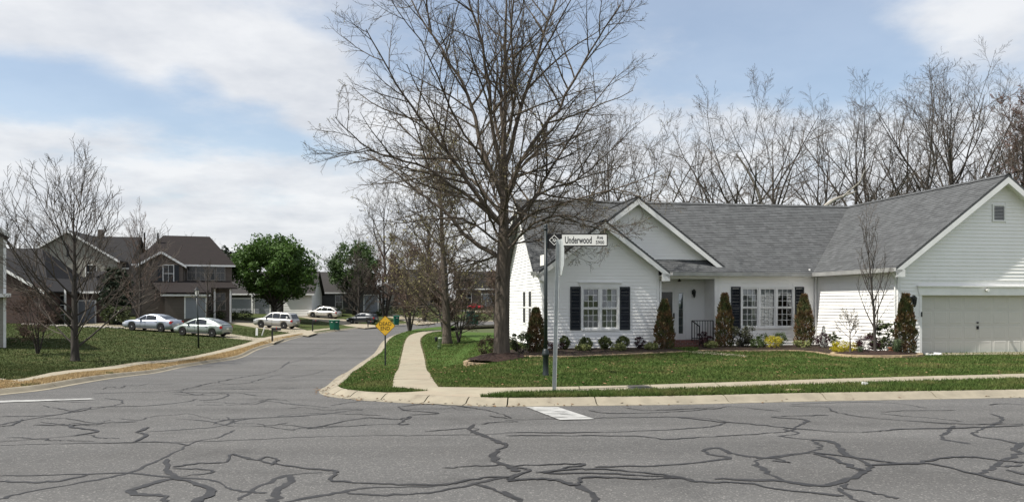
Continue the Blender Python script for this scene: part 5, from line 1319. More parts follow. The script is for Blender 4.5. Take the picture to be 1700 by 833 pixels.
sb = MB(); sb.box(-.30, .30, -.16, .16, 0, .05); sb.box(-.30, -.26, -.16, .16, .05, .09); sb.box(.26, .30, -.16, .16, .05, .09); o = sb.build('splash_block', M_TRIM); o.location = at(1546, 27.3, .10); o.rotation_euler = (0, 0, .3)
tag(o, 'flat white splash block at the left foot of the garage door', 'splash block')
ob = MB(); ob.lathe([(.14, 0), (.15, .1), (.10, .3), (.05, .62), (.008, .80)], 8); o = ob.build('garden_obelisk', mat('pale_stone', (.36, .38, .36), .8, (.28, .30, .28), 8)); o.location = at(1368, 31.6, .12)
tag(o, 'small pale cone ornament behind the inner-corner purple shrub', 'ornament')
o = MB().box(-.12, .12, -.12, .12, 0, .2).box(-.15, .15, -.15, .15, .2, .235).lathe([(.07, .235), (.05, .28), (.01, .3)], 8).build('small_lantern', mat('terracotta', (.30, .13, .07), .8)); o.location = at(1484, 27.2, .15)
tag(o, 'little terracotta lantern house beside the strap-leaved clump', 'ornament')
# ------------------------------------------------------------------ lettering
def text_mesh(txt, size, m, sx=1.0, bold=0.0):
    cu = bpy.data.curves.new('lettering', 'FONT'); cu.body = txt; cu.size = size; cu.align_x = 'CENTER'; cu.align_y = 'CENTER'; cu.extrude = .0012; cu.offset = bold; cu.resolution_u = 3
    ob = bpy.data.objects.new('lettering', cu); COL.objects.link(ob)
    dg = bpy.context.evaluated_depsgraph_get(); me = bpy.data.meshes.new_from_object(ob.evaluated_get(dg))
    bpy.data.objects.remove(ob); bpy.data.curves.remove(cu)
    me.transform(Matrix.Rotation(R(90), 4, 'X') @ Matrix.Diagonal((sx, 1, 1, 1))); me.materials.clear(); me.materials.append(m); return me
# --- street name sign on the dark post
p = at(906, 19.6, .10); D_ = 19.6
sg = thing('street_sign', 'dark ornamental street-name post with white Underwood Ave 5900 blade', 'street sign', p)
u_ = lambda n: n / FPX * D_
hz = zat(375, D_) - p.z
mb = MB(); mb.tube([(0, 0, .3), (0, 0, hz - .08)], [.047, .043], 14); mb.lathe([(.01, hz+.06), (.035, hz+.035), (.05, hz-.01), (.04, hz-.05), (.06, hz-.07), (.06, hz-.09), (.045, hz-.10)], 14)
mb.build('post', M_GREENM, sg, True)
mb = MB(); mb.lathe([(.095, -.15), (.092, .04), (.075, .08), (.07, .50), (.085, .52), (.105, .56), (.085, .60), (.075, .66), (.052, .70)], 16); mb.build('post_base', M_GREENM, sg, True)
by0, by1 = zat(409, D_) - p.z, zat(388, D_) - p.z; bx0, bx1 = u_(931.5 - 906), u_(1008.5 - 906); hh = by1 - by0
mb = MB(); mb.box(bx0, bx1, -.012, .012, by0, by1); bl = mb.build('name_blade', M_BLACKP, sg)
MB().box(bx0+.022, bx1-.022, -.016, .016, by0+.026, by1-.026).build('white_panel', M_SIGNW, bl)
cz = (by0 + by1) / 2
link('lettering', text_mesh('Underwood', hh*.78, M_BLACKP, .56, .003), bl, (bx0 + (bx1-bx0)*.37, -.0175, cz - hh*.02))
link('lettering', text_mesh('Ave', hh*.40, M_BLACKP, .80, .001), bl, (bx0 + (bx1-bx0)*.835, -.0175, cz + hh*.20))
link('lettering', text_mesh('5900', hh*.37, M_BLACKP, .92, .001), bl, (bx0 + (bx1-bx0)*.835, -.0175, cz - hh*.19))
mb = MB(); mb.box(.045, bx0, -.012, .012, by0 - .05, by1 - .004); lg = mb.build('bracket_plate', M_BLACKP, sg)
q = bx0 * .55; r1 = hh*.42
def dia(r, rr, zc=cz):
    m2 = MB(); o = [(q+r*math.cos(a), -.0145, zc+r*math.sin(a)) for a in (0, math.pi/2, math.pi, 3*math.pi/2)]; i = [(q+rr*math.cos(a), -.0145, zc+rr*math.sin(a)) for a in (0, math.pi/2, math.pi, 3*math.pi/2)]
    for k in range(4): m2.poly([o[k], o[(k+1) % 4], i[(k+1) % 4], i[k]])
    return m2
d1 = dia(r1, r1*.84)
for (ax, az), (bx_, bz) in (((-.30, .30), (-.02, .02)), ((-.02, .02), (-.26, -.12)), ((.05, .22), (.28, -.02)), ((.28, -.02), (.02, -.28)), ((-.12, -.20), (.10, -.06))):
    d1.bar((q+ax*r1*1.3, -.0145, cz+az*r1*1.3), (q+bx_*r1*1.3, -.0145, cz+bz*r1*1.3), .014, .003, up=(0, 1, 0))
d1.build('diamond_emblem', M_SIGNW, lg)
# cross-street blade pointing away towards the left
a_ = R(100); L2 = .95; ez = zat(430, D_) - p.z; cs, sn = math.cos(a_), math.sin(a_)
def bl2(x, y, z): return (x*cs - y*sn, x*sn + y*cs, z + ez)
mb = MB(); mb.ext([bl2(.05, -.012, -.17), bl2(.62, -.012, -.17), bl2(.62, -.012, .15), bl2(.05, -.012, .15)], Vector(bl2(0, .024, 0)) - Vector(bl2(0, 0, 0))); b2 = mb.build('name_blade', M_BLACKP, sg, fix=True)
mb = MB(); mb.ext([bl2(.075, -.016, -.145), bl2(.595, -.016, -.145), bl2(.595, -.016, .125), bl2(.075, -.016, .125)], Vector(bl2(0, .032, 0)) - Vector(bl2(0, 0, 0))); mb.build('white_panel', M_SIGNW, b2, fix=True)

# --- stop sign seen edge-on
p = gp(920, 650, .10); Ds = p.y; st_ = thing('stop_sign', 'leaning grey sign post with an octagonal plate seen edge-on beside the street-name post', 'traffic sign', p)
topz = zat(396, Ds) - p.z; leanx = (924.5 - 918) / FPX * Ds
def lp(z): return (leanx * z / topz, 0, z)
mb = MB(); a, b = Vector(lp(-.3)), Vector(lp(topz - .02))
for o1, o2 in ((0, 0),):
    for c, e in (((-.036, .0), (-.036, .032)), ((-.036, .032), (.036, .032)), ((.036, .032), (.036, .0))):
        pass
pr = [(-.042, -.03), (-.036, -.03), (-.030, .022), (.030, .022), (.036, -.03), (.042, -.03), (.036, .030), (-.036, .030)]
mb.ext([a + Vector((x, y, 0)) for x, y in pr], b - a); mb.build('post', M_GALV, st_, fix=True)
n1 = Vector((WX, WY, 0)); s1 = Vector((-WY, WX, 0)); cc = Vector(lp(topz - .39)) + n1 * .05; oc = []
for k in range(8): t = math.pi/8 + k*math.pi/4; oc.append(cc + s1*(.405*math.cos(t)) + Vector((0, 0, .405*math.sin(t))))
mb = MB(); mb.ext(oc, n1 * .004); pl_ = mb.build('sign_plate', M_GALV, st_, fix=True)
mb = MB(); mb.poly([o_ + n1 * .0055 for o_ in oc]); mb.build('white_border', M_SIGNW, pl_)
mb = MB(); mb.poly([cc + (o_ - cc) * .94 + n1 * .007 for o_ in oc]); mb.build('red_face', M_SIGNR, pl_)

# --- dead end sign
p = gp(639.5, 607, .10); Dd = p.y; ds = thing('warning_sign', 'yellow diamond DEAD END sign on a dark post', 'traffic sign', p, R(4))
cz = zat(540.5, Dd) - p.z; r = 16.8 / FPX * Dd
mb = MB(); mb.box(-.03, .03, 0, .012, -.3, cz + .1); mb.box(-.03, -.018, .012, .04, -.3, cz + .1); mb.box(.018, .03, .012, .04, -.3, cz + .1); mb.build('post', M_GREENM, ds)
def rdia(r, y, c=.06, n=5):
    out = []
    for k in range(4):
        a0 = k*math.pi/2; e = (r - c*1.2)
        for i in range(n): t = a0 - math.pi/4 + math.pi/2*i/(n-1); out.append((e*math.cos(a0)+c*math.cos(t), y, cz + e*math.sin(a0)+c*math.sin(t)))
    return out
mb = MB(); mb.ext(rdia(r, -.006), (0, .004, 0)); pl_ = mb.build('sign_plate', M_SIGNY, ds, fix=True)
def ringpoly(o, i): 
    m2 = MB(); n = len(o)
    for k in range(n): m2.poly([o[k], o[(k+1) % n], i[(k+1) % n], i[k]])
    return m2
ringpoly(rdia(r*.985, -.0075), rdia(r*.935, -.0075)).build('black_border', M_BLACKP, pl_)
for t, z in (('DEAD', .18), ('END', -.27)): link('lettering', text_mesh(t, r*.52, M_BLACKP, .90, .0), pl_, (0, -.0085, cz + z*r + .0))
mb = MB()
for z in (.72, -.72): mb.lathe([(.014, -.012), (.014, -.006)], 8, (0, 0, cz + z*r), 'y')
mb.build('bolt', M_GALV, pl_)

# --- lamp post on the left lawn
p = gp(330, 578, .10); Dl = p.y; lp_ = thing('lamp_post', 'tall thin garden lamp post with a lantern on the left lawn', 'lamp post', p); hz = zat(480, Dl) - p.z
mb = MB(); mb.tube([(0, 0, -.2), (-.05, 0, hz*.5), (-.11, 0, hz - .42)], [.05, .042, .036], 10); mb.build('post', M_GREENM, lp_, True)
mb = MB(); c_ = (-.11, 0, hz - .42); mb.lathe([(.03, 0), (.09, .03), (.09, .045)], 8, c_); mb.lathe([(.17, .36), (.15, .40), (.05, .50), (.02, .56), (.01, .58)], 8, c_)
for k in range(4): a = math.pi/4 + k*math.pi/2; mb.bar((c_[0]+.085*math.cos(a), .085*math.sin(a), c_[2]+.04), (c_[0]+.15*math.cos(a), .15*math.sin(a), c_[2]+.37), .018)
hd = mb.build('lantern', M_BLACK, lp_, fix=True); mb = MB(); mb.lathe([(.075, .045), (.135, .355)], 8, c_); mb.build('lamp_glass', M_SIGNW, hd)

# --- wheeled bins
M_BIN = mat('bin_green', (.012, .12, .075), .5, (.010, .10, .06), 3); M_BIN2 = mat('bin_dark', (.010, .055, .045), .5)
def bin_(label, px, py, hpx, m, rz, group='wheeled bins'):
    p = gp(px, py, .12); s = hpx / FPX * p.y / 1.08; root = thing('wheeled_bin', label, 'bin', p, rz, group); root.scale = (s, s, s)
    mb = MB(); b = [(-.24, -.28), (.24, -.28), (.24, .26), (-.24, .26)]; t = [(-.29, -.36), (.29, -.36), (.29, .34), (-.29, .34)]
    mb.faces([(x, y, .04) for x, y in b] + [(x, y, .98) for x, y in t], [(0,3,2,1), (4,5,6,7), (0,1,5,4), (1,2,6,5), (2,3,7,6), (3,0,4,7)]); mb.box(-.31, .31, -.38, .36, .92, .97); mb.build('body', m, root)
    mb = MB(); mb.ext([(-.31, -.40, .985), (-.31, .36, .985), (-.31, .33, 1.05), (-.31, -.05, 1.08), (-.31, -.40, 1.03)], (.62, 0, 0)); mb.build('lid', m, root, fix=True)
    MB().tube([(-.22, .40, .95), (.22, .40, .95)], [.018, .018], 6).build('handle', M_BLACK, root)
    for sx in (-.27, .27): mb = MB(); mb.lathe([(.05, -.03), (.12, -.03), (.12, .03), (.05, .03)], 12, (sx, .27, .12), 'x'); mb.build('wheel', M_BLACK, root)
    MB().box(-.10, .10, -.389, -.381, .82, .87).build('label_plate', M_SIGNW, root)
bin_('green wheeled bin at the kerb behind the silver sport utility', 559, 547.5, 17, M_BIN, .2)
bin_('second green wheeled bin close beside the first at the kerb', 552.5, 546.8, 16, M_BIN, -.1)
bin_('green wheeled bin just right of the dead end sign', 658, 539.5, 16, M_BIN, .3)
bin_('green wheeled bin across the bend between the oaks', 790, 538, 15, M_BIN, .1)
mb = MB(); p = gp(783, 536, .12); k = p.y / FPX; mb.box(-9*k, 5*k, -.5, .5, -.1, 18*k); mb.box(-9.4*k, 5.4*k, -.55, .55, 18*k, 20*k); o = mb.build('utility_cabinet', M_BIN2); o.location = p
tag(o, 'dark teal utility cabinet behind the bin across the bend', 'utility box')

# --- mailboxes, pedestal, stakes, manhole, marker
def mailbox(label, px, py, hpx, side=1):
    p = gp(px, py, .12); s = hpx / FPX * p.y; root = thing('mailbox', label, 'mailbox', p, 0, 'kerbside mailboxes')
    MB().box(-.045, .045, -.045, .045, -.2, s*.98).box(-.02, .35*side if side > 0 else .02, -.035, .035, s*.72, s*.78).build('post', M_BLACK, root)
    x0, x1 = (.02, .55) if side > 0 else (-.55, -.02); n = 8; z = s*.80
    pr = [(x0, -.09, z), (x0, .09, z)] + [(x0, .09*math.cos(math.pi*i/n), z+.12+.09*math.sin(math.pi*i/n)) for i in range(n+1)]
    mb = MB(); mb.ext(pr, (x1-x0, 0, 0)); mb.build('box', M_BLACK, root, fix=True)
    MB().box((x0+x1)/2, (x0+x1)/2+.03, -.11, -.095, z+.1, z+.24).build('flag', M_SIGNR, root)
mailbox('black mailbox in front of the silver sport utility', 452, 566.5, 23); mailbox('black mailbox left of the pair of green bins', 519, 549.5, 19)
mailbox('black mailbox at the far kerb beside the second oak trunk', 726, 534.5, 13); mailbox('small post mailbox in front of the dark hatchback', 611, 543, 9)
M_PED = mat('pedestal_green', (.30, .36, .24), .6, (.24, .29, .2), 4)
p = gp(729, 579.5, .10); s = p.y / FPX; mb = MB(); mb.lathe([(3.0*s, -.1), (3.0*s, 17*s), (3.4*s, 17.2*s), (3.4*s, 19*s), (2.4*s, 19.8*s), (.5*s, 20*s)], 14); mb.lathe([(3.2*s, 5*s), (3.25*s, 5.4*s)], 14); o = mb.build('utility_pedestal', M_PED, None, True); o.location = p; o.rotation_euler = (0, R(6), 0)
tag(o, 'pale green leaning utility pedestal on the lawn by the second oak', 'utility pedestal')
mb = MB(); p = gp(724, 567, .10); mb.lathe([(.08, -.1), (.08, .16), (.11, .17), (.10, .27), (.03, .33)], 10); o = mb.build('yard_hydrant', M_BLACK); o.location = p; tag(o, 'small dark valve stub beside the pale green pedestal', 'utility stub')
for (xa, ya, xb, yb, lb) in ((426, 557, 426.5, 545, 'upright white stake on the lawn left of the black mailbox'), (434, 557, 439, 544, 'slanting white stake on the lawn left of the black mailbox')):
    p = gp(xa, ya, .1); s = p.y / FPX; mb = MB(); mb.bar((0, 0, -.1), ((xb-xa)*s, 0, (ya-yb)*s), .16, .05); mb.bar(((xb-xa)*s, 0, (ya-yb)*s), ((xb-xa)*s*1.02, 0, (ya-yb)*s + .05), .12, .04); o = mb.build('white_stake', M_TRIM, None, fix=True); o.location = p; tag(o, lb, 'stake', 'white stakes on the lawn')
p = gp(1068, 644.3, .126); mh = thing('manhole_cover', 'dark round manhole cover set in the pavement', 'manhole cover', p)
mb = MB(); mb.lathe([(.33, -.02), (.33, .006), (.30, .010), (.29, .004)], 32); mb.build('rim', mat('cast_iron', (.07, .068, .06), .7, (.10, .095, .08), 12, metal=.3), mh)
mb = MB(); mb.lathe([(.285, -.02), (.285, .008), (.01, .011)], 32)
for k in range(6): a = k*math.pi/3; mb.bar((.05*math.cos(a), .05*math.sin(a), .010), (.25*math.cos(a), .25*math.sin(a), .010), .03, .006)
mb.build('cover', MATS['cast_iron'], mh, fix=True)
mb = MB(); p = gp(1436, 640, .12); mb.ext([(-.06, 0, -.02), (.06, 0, -.02), (.07, 0, .07), (-.05, 0, .09)], (0, .05, 0)); o = mb.build('plastic_scrap', M_SIGNW, None, fix=True); o.location = p; tag(o, 'small pale plastic scrap lying in the kerb grass strip', 'litter')
mb = MB(); p = gp(1318, 648.5, .13); mb.box(-.20, .2, -.1, .1, 0, .03); mb.box(-.12, .25, .1, .2, 0, .025); o = mb.build('flat_stone', M_STONE); o.location = p; tag(o, 'flat tan stone lying in the kerb grass strip', 'stone')
# fallen leaves along the kerb
def litter():
    rng = random.Random(8); mb = MB()
    for _ in range(420):
        i = rng.randrange(len(RKs)-1); 
        x, y = RKs[i]; 
        if not (-9 < x < 14 and y < 40): continue
        o = rng.uniform(-.12, .40); q = offset_line(RKs, o)[i] if rng.random() < .02 else None
        nx, ny = RKi[i][0]-RKs[i][0], RKi[i][1]-RKs[i][1]; tx, ty = RKs[i+1][0]-x, RKs[i+1][1]-y; t = rng.random(); f = rng.uniform(-.3, .6)
        X, Y = x + tx*t + nx*f, y + ty*t + ny*f; s = rng.uniform(.02, .05); a = rng.uniform(0, 6.28); z = H(X, Y) + (.012 if f < .1 else .02 + .1*max(0, f-.4)); b = len(mb.v)
        mb.poly([(X+s*math.cos(a), Y+s*math.sin(a), z), (X+s*.5*math.cos(a+1.6), Y+s*.5*math.sin(a+1.6), z+.008), (X-s*math.cos(a), Y-s*math.sin(a), z+.012), (X-s*.5*math.cos(a+1.6), Y-s*.5*math.sin(a+1.6), z)])
    for _ in range(700):
        X, Y = rng.uniform(-6, 13), rng.uniform(17, 29); ok = bool(inside(corner_lawn, np.array([X]), np.array([Y]))[0]) or bool(inside(wedge, np.array([X]), np.array([Y]))[0])
        if not ok or bool(in_house(np.array([X]), np.array([Y]))[0]): continue
        s = rng.uniform(.025, .06); a = rng.uniform(0, 6.28); z = H(X, Y) + rng.uniform(.14, .16)
        mb.poly([(X+s*math.cos(a), Y+s*math.sin(a), z), (X+s*.5*math.cos(a+1.6), Y+s*.5*math.sin(a+1.6), z+.012), (X-s*math.cos(a), Y-s*math.sin(a), z+.018), (X-s*.5*math.cos(a+1.6), Y-s*.5*math.sin(a+1.6), z)])
    tag(mb.build('fallen_leaves', mat('dead_leaf', (.14, .085, .04), .9, island=.5)), 'brown dead leaves scattered along the corner kerb and lawn', 'leaves', kind='stuff')
litter()

# ------------------------------------------------------------------ cars (local +x = front)
M_TYRE = mat('tyre', (.012, .012, .012), .85); M_RIM = mat('rim', (.42, .43, .44), .3, metal=.8, spec=.5); M_LAMPR = mat('tail_lamp', (.30, .012, .012), .25, spec=.5); M_LAMPW = mat('head_lamp', (.62, .65, .68), .12, spec=.6); M_UNDER = mat('underbody', (.01, .01, .01), .9)
def tab(t, x): return lerp(t, x)
def car(label, paint, rgb, L, Wd, wb, wr, belt, roofl, place, sill=.22, two=None, tumble=.80, rgb_low=None):
    """belt: (x,z) top line of the lower body; roofl: (x,z) glasshouse outline from windscreen foot over the roof to the tail."""
    m = mat(paint, rgb, .32, spec=.5, metal=.35, coat=.6)
    cxp, wy, lpx, dl = place; q = gp(cxp, wy, .135); dl = R(dl); yaw = math.pi - dl
    sc = lpx / FPX * q.y / (L * math.cos(dl) + .75 * Wd * math.sin(dl))
    fwd = Vector((math.cos(yaw), math.sin(yaw), 0)); c = q + Vector((q.x, q.y, 0)).normalized() * (Wd / 2 - .1) * sc
    za, zb_ = (H(*(c + fwd * s_ * wb * sc / 2)[:2]) for s_ in (1, -1)); pitch = math.atan2(za - zb_, wb * sc)
    c.z = (za + zb_) / 2 + .135
    root = thing('parked_car', label, 'car', c, 0, 'cars parked on the driveways'); root.rotation_euler = (0, -pitch, yaw); root.scale = (sc, sc, sc)
    hl = L/2; xf, xr = wb/2, -wb/2; h = Wd/2
    xs = sorted(set([-hl + L*i/36 for i in range(37)] + [xw + wr*1.14*math.cos(t*math.pi/10) for xw in (xf, xr) for t in range(11)]))
    def zb(x):
        for xw in (xf, xr):
            if abs(x - xw) < wr*1.14: return max(sill, wr + math.sqrt(max(0, (wr*1.14)**2 - (x-xw)**2)) * .98)
        return sill + .10 * max(0, (abs(x) - hl + .25) / .25)
    def hw(x):
        t = abs(x) / hl; return h * (1 - .10*max(0, t-.55)**2/.2 - .55*max(0, t-.93)**1.2/.07**1.2*.09)
    mb = MB(); rows = []
    for x in xs:
        b = zb(x); t = tab(belt, x); w = hw(x); b = min(b, t - .06); mid = b + (t-b)*.45
        sec = [(0, b+.02), (w*.86, b), (w*.965, b+.015), (w, mid), (w*.985, t-.10*(t-b)/.5-.02), (w*.93, t-.012), (w*.80, t+.012), (0, t+.035)]
        if t - b < .2: sec = [(0, b), (w*.86, b), (w*.965, b+.004), (w, b+(t-b)*.4), (w*.985, b+(t-b)*.7), (w*.93, t-.012), (w*.8, t+.012), (0, t+.035)]
        rows.append([(x, y, z) for y, z in sec] + [(x, -y, z) for y, z in sec[-2:0:-1]])
    n = len(rows[0])
    for rw in rows: mb.v += rw
    for i in range(len(rows)-1):
        for j in range(n): a = i*n+j; b = i*n+(j+1) % n; mb.f.append((a, b, b+n, a+n)); mb.m.append(0)
    mb.f.append(tuple(range(n))); mb.m.append(0); mb.f.append(tuple(range((len(rows)-1)*n, len(rows)*n))[::-1]); mb.m.append(0)
    body = mb.build('body', m, root, True, fix=True)
    # dark underbody closes the wheel arches
    MB().box(-hl*.92, hl*.92, -h*.80, h*.80, sill-.02, sill+.22).build('underbody', M_UNDER, root)
    # glasshouse
    gx = [p_[0] for p_ in roofl]; x0, x1 = gx[0], gx[-1]; g = MB(); rows = []; X = [x0 + (x1-x0)*i/22 for i in range(23)]; zmax = max(z for _, z in roofl)
    def zr(x): 
        t = sorted(roofl); return lerp(t, x)
    def wr_(x, z): zb_ = tab(belt, x); k = max(0, min(1, (z - zb_) / (zmax - zb_ + 1e-6))); return hw(x)*.93*(1 - (1-tumble)*k)
    for x in X:
        t = tab(belt, x) - .02; z = max(t + .01, zr(x)); w = wr_(x, z); wbt = wr_(x, t)
        rows.append([(x, wbt, t), (x, w*1.0 + .0, z - .05*min(1, (z-t)/.3)), (x, w*.90, z), (x, 0, z+.02), (x, -w*.90, z), (x, -w, z - .05*min(1, (z-t)/.3)), (x, -wbt, t)])
    for rw in rows: g.v += rw
    for i in range(len(rows)-1):
        for j in range(6): a = i*7+j; g.f.append((a, a+1, a+8, a+7)); g.m.append(0)
    g.build('cabin', m, root, True, fix=True)
    # side windows, windscreen, rear window
    def pane(pts, nm='window'):
        mb = MB(); mb.poly(pts); return mb.build(nm, M_DGLASS, root)
    rf = sorted(roofl, reverse=True)[0:]; 
    def edge_x(z, front):     # x on the outline at height z
        t = sorted(roofl); best = None
        for (a, za), (b, zb2) in zip(t, t[1:]):
            if (za - z) * (zb2 - z) <= 0 and za != zb2:
                x = a + (b-a)*(z-za)/(zb2-za)
                if best is None or (front and x > best) or (not front and x < best): best = x
        return best
    zt = zmax - .09
    for s in (1, -1):
        div = two or [.05, -.62]
        zlo = tab(belt, 0) + .03
        xa0, xa1 = edge_x(zlo, True), edge_x(zt, True); xb0, xb1 = edge_x(zlo, False), edge_x(zt, False)
        if None in (xa0, xa1, xb0, xb1): continue
        segs = [(xa0-.16, xa1-.10, div[0]+.03, div[0]+.03)] + [(div[i]-.03, div[i]-.03, div[i+1]+.03, div[i+1]+.03) for i in range(len(div)-1)] + [(div[-1]-.03, div[-1]-.03, xb0+.14, xb1+.10)]
        for (a0, a1, b0, b1) in segs:
            if a0 - b0 < .08: continue
            nn = 5; top = []; bot = []
            for i in range(nn+1):
                xt = a1 + (b1-a1)*i/nn; xb_ = a0 + (b0-a0)*i/nn; zz_ = min(zt, zr(xt) - .075); zz_ = max(zz_, zlo+.03)
                bot.append((xb_, s*(wr_(xb_, zlo)+.012), zlo)); top.append((xt, s*(wr_(xt, zz_)+.012), zz_))
            pane(bot + top[::-1])
    tr_ = sorted(roofl); fr = [p_ for p_ in tr_ if p_[0] > 0]; 
    def screen(front):
        zlo = tab(belt, edge_x(zmax-.3, front)) + .06; a = edge_x(zlo, front); b = edge_x(zmax-.07, front)
        if a is None or b is None: return
        pts0 = []; pts1 = []
        for k in range(5):
            z = zlo + (zmax-.07-zlo)*k/4; x = edge_x(z, front); w = wr_(x, z)*.84; o_ = .02 if front else -.02; pts0.append((x+o_, w, z+.012)); pts1.append((x+o_, -w, z+.012))
        mb = MB()
        for k in range(4): mb.poly([pts0[k], pts0[k+1], pts1[k+1], pts1[k]])
        mb.build('windscreen' if front else 'rear_window', M_DGLASS, root)
    screen(True); screen(False)
    # wheels
    for xw in (xf, xr):
        for s in (1, -1):
            y = s*(h - .11); mb = MB(); mb.lathe([(wr*.62, -.10), (wr*.95, -.105), (wr, -.07), (wr, .07), (wr*.95, .105), (wr*.62, .10)], 22, (0, 0, 0), 'y'); o = mb.build('wheel', M_TYRE, root, False); o.location = (xw, y, wr)
            rm = MB(); rm.lathe([(wr*.62, -.085), (wr*.64, -.095), (wr*.66, .095), (wr*.62, .085)], 22, (0, 0, 0), 'y')
            for k in range(5):
                a = 2*math.pi*k/5 + .3; 
                for sg_ in (-.09, .09): rm.bar((.05*math.cos(a), s*.085, .05*math.sin(a)), (wr*.63*math.cos(a+sg_), s*.088, wr*.63*math.sin(a+sg_)), wr*.13, .02, up=(0, 1, 0))
            rm.lathe([(wr*.2, s*.06), (wr*.2, s*.10), (.02, s*.105)], 12, (0, 0, 0), 'y'); rm.build('rim', M_RIM, o, fix=True)
            dk = MB(); dk.lathe([(wr*.63, s*.03), (.01, s*.035)], 18, (0, 0, 0), 'y'); dk.build('brake_disc', M_UNDER, o)
    # lamps, mirrors, handles, door seams, bumpers
    for s in (1, -1):
        x = hl-.16; z = tab(belt, x) - .13; MB().box(x-.20, x+.09, min(s*hw(x)*.62, s*hw(x-.1)*1.005), max(s*hw(x)*.62, s*hw(x-.1)*1.005), z-.055, z+.055).build('headlight', M_LAMPW, root)
        x = -hl+.13; z = tab(belt, x) - .16; MB().box(x-.10, x+.10, min(s*hw(x)*.70, s*hw(x+.1)*1.005), max(s*hw(x)*.70, s*hw(x+.1)*1.005), z-.11, z+.10).build('tail_light', M_LAMPR, root)
        xm = edge_x(tab(belt, 0)+.1, True) - .28; MB().box(xm-.07, xm+.07, min(s*(h*.95), s*(h+.12)), max(s*(h*.95), s*(h+.12)), tab(belt, 0)+.01, tab(belt, 0)+.14).build('mirror', m, root)
        dm = MB(); 
        for x in ((two or [.05, -.62])[0], xm-.06, (two or [.05, -.62])[1] - .12): dm.box(x-.006, x+.006, s*h*1.0-.006, s*h*1.0+.003, sill+.12 if abs(x-xr) > wr*1.2 else wr*2.2, tab(belt, x)-.12)
        dm.build('door_seam', M_UNDER, root)
        for x in ((two or [.05, -.62])[0]-.0+.12, (two or [.05, -.62])[1]-.0): MB().box(x-.09, x+.09, s*h*.995-.015, s*h*.995+.015, tab(belt, x)-.17, tab(belt, x)-.14).build('door_handle', m, root)
        MB().box(xr+wr*1.15, xf-wr*1.15, s*h*.99-.02, s*h*.99+.012, sill+.02, sill+.09).build('side_skirt', mat('trim_grey', (.08, .08, .08), .6), root)
    MB().box(hl-.06, hl+.01, -h*.5, h*.5, .36, .50).build('grille', M_UNDER, root); MB().box(-hl-.008, -hl+.05, -h*.6, h*.6, .30, .36).build('rear_trim', M_UNDER, root)
    MB().box(-hl-.012, -hl+.01, -.16, .16, .62, .74).build('number_plate', M_SIGNW, root)
    return root
car('pale green-silver hatchback parked nose-in on the left driveway', 'paint_palegreen', (.27, .31, .29), 4.45, 1.72, 2.70, .315,
    [(-2.23,.86),(-2.1,.98),(-1.6,1.02),(-.6,.97),(.6,.93),(1.2,.90),(1.75,.80),(2.1,.66),(2.23,.52)], [(1.62,.82),(1.1,1.10),(.55,1.36),(.1,1.47),(-.35,1.49),(-.9,1.42),(-1.5,1.25),(-2.12,1.02)], (337, 557.8, 94, 12), two=[.22, -.78])
car('silver-blue sedan parked ahead of the pale green hatchback', 'paint_silverblue', (.31, .34, .40), 4.8, 1.80, 2.78, .33,
    [(-2.4,.80),(-2.3,1.0),(-1.7,1.03),(-.6,.97),(.6,.93),(1.1,.92),(1.8,.86),(2.2,.76),(2.4,.58)], [(1.15,.92),(.35,1.36),(-.1,1.45),(-.6,1.45),(-1.1,1.35),(-1.85,1.03)], (253.5, 549.5, 97, 12), two=[.1, -.9])
car('silver sport utility vehicle parked on the second driveway', 'paint_silver', (.38, .38, .365), 4.7, 1.83, 2.72, .36,
    [(-2.35,.95),(-2.25,1.06),(-1.0,1.08),(.6,1.05),(1.1,1.05),(1.8,1.0),(2.2,.90),(2.35,.70)], [(1.22,1.04),(.55,1.60),(.2,1.70),(-.6,1.74),(-1.6,1.71),(-1.98,1.62),(-2.26,1.05)], (459, 545, 76, 14), .28, two=[.05, -.85], tumble=.84)
car('white estate car on the sloping driveway', 'paint_white', (.58, .57, .545), 4.75, 1.84, 2.72, .36,
    [(-2.37,.95),(-2.25,1.05),(-1.0,1.06),(.6,1.0),(1.1,.99),(1.8,.93),(2.2,.84),(2.37,.66)], [(1.25,.98),(.5,1.52),(.1,1.63),(-.6,1.66),(-1.4,1.58),(-1.9,1.42),(-2.28,1.05)], (538, 528, 57, 14), .26, two=[.05, -.85], tumble=.82)
car('dark blue-black hatchback near the dead end sign', 'paint_dark', (.014, .018, .022), 4.4, 1.78, 2.62, .33,
    [(-2.2,.9),(-2.1,1.02),(-1.0,1.02),(.6,.97),(1.0,.96),(1.7,.88),(2.05,.78),(2.2,.6)], [(1.2,.95),(.45,1.45),(.0,1.55),(-.6,1.56),(-1.4,1.48),(-1.8,1.36),(-2.12,1.02)], (602, 537.5, 53, 14), .24, two=[.05, -.8], tumble=.82)
car('red car far off beyond the bend', 'paint_red', (.42, .015, .03), 4.5, 1.75, 2.65, .32,
    [(-2.25,.85),(-2.1,.98),(-1.0,.98),(.6,.92),(1.0,.91),(1.7,.85),(2.1,.75),(2.25,.58)], [(1.2,.9),(.45,1.35),(.0,1.43),(-.6,1.43),(-1.2,1.3),(-1.8,1.0)], (789, 513.5, 28, 40), .22, two=[.05, -.8])
structure(drape('driveway', g2([(745,516),(770,514.3),(830,515.6),(860,517.5),(820,519)], LO), .130, M_CONC, 2.0, skirt=.05))

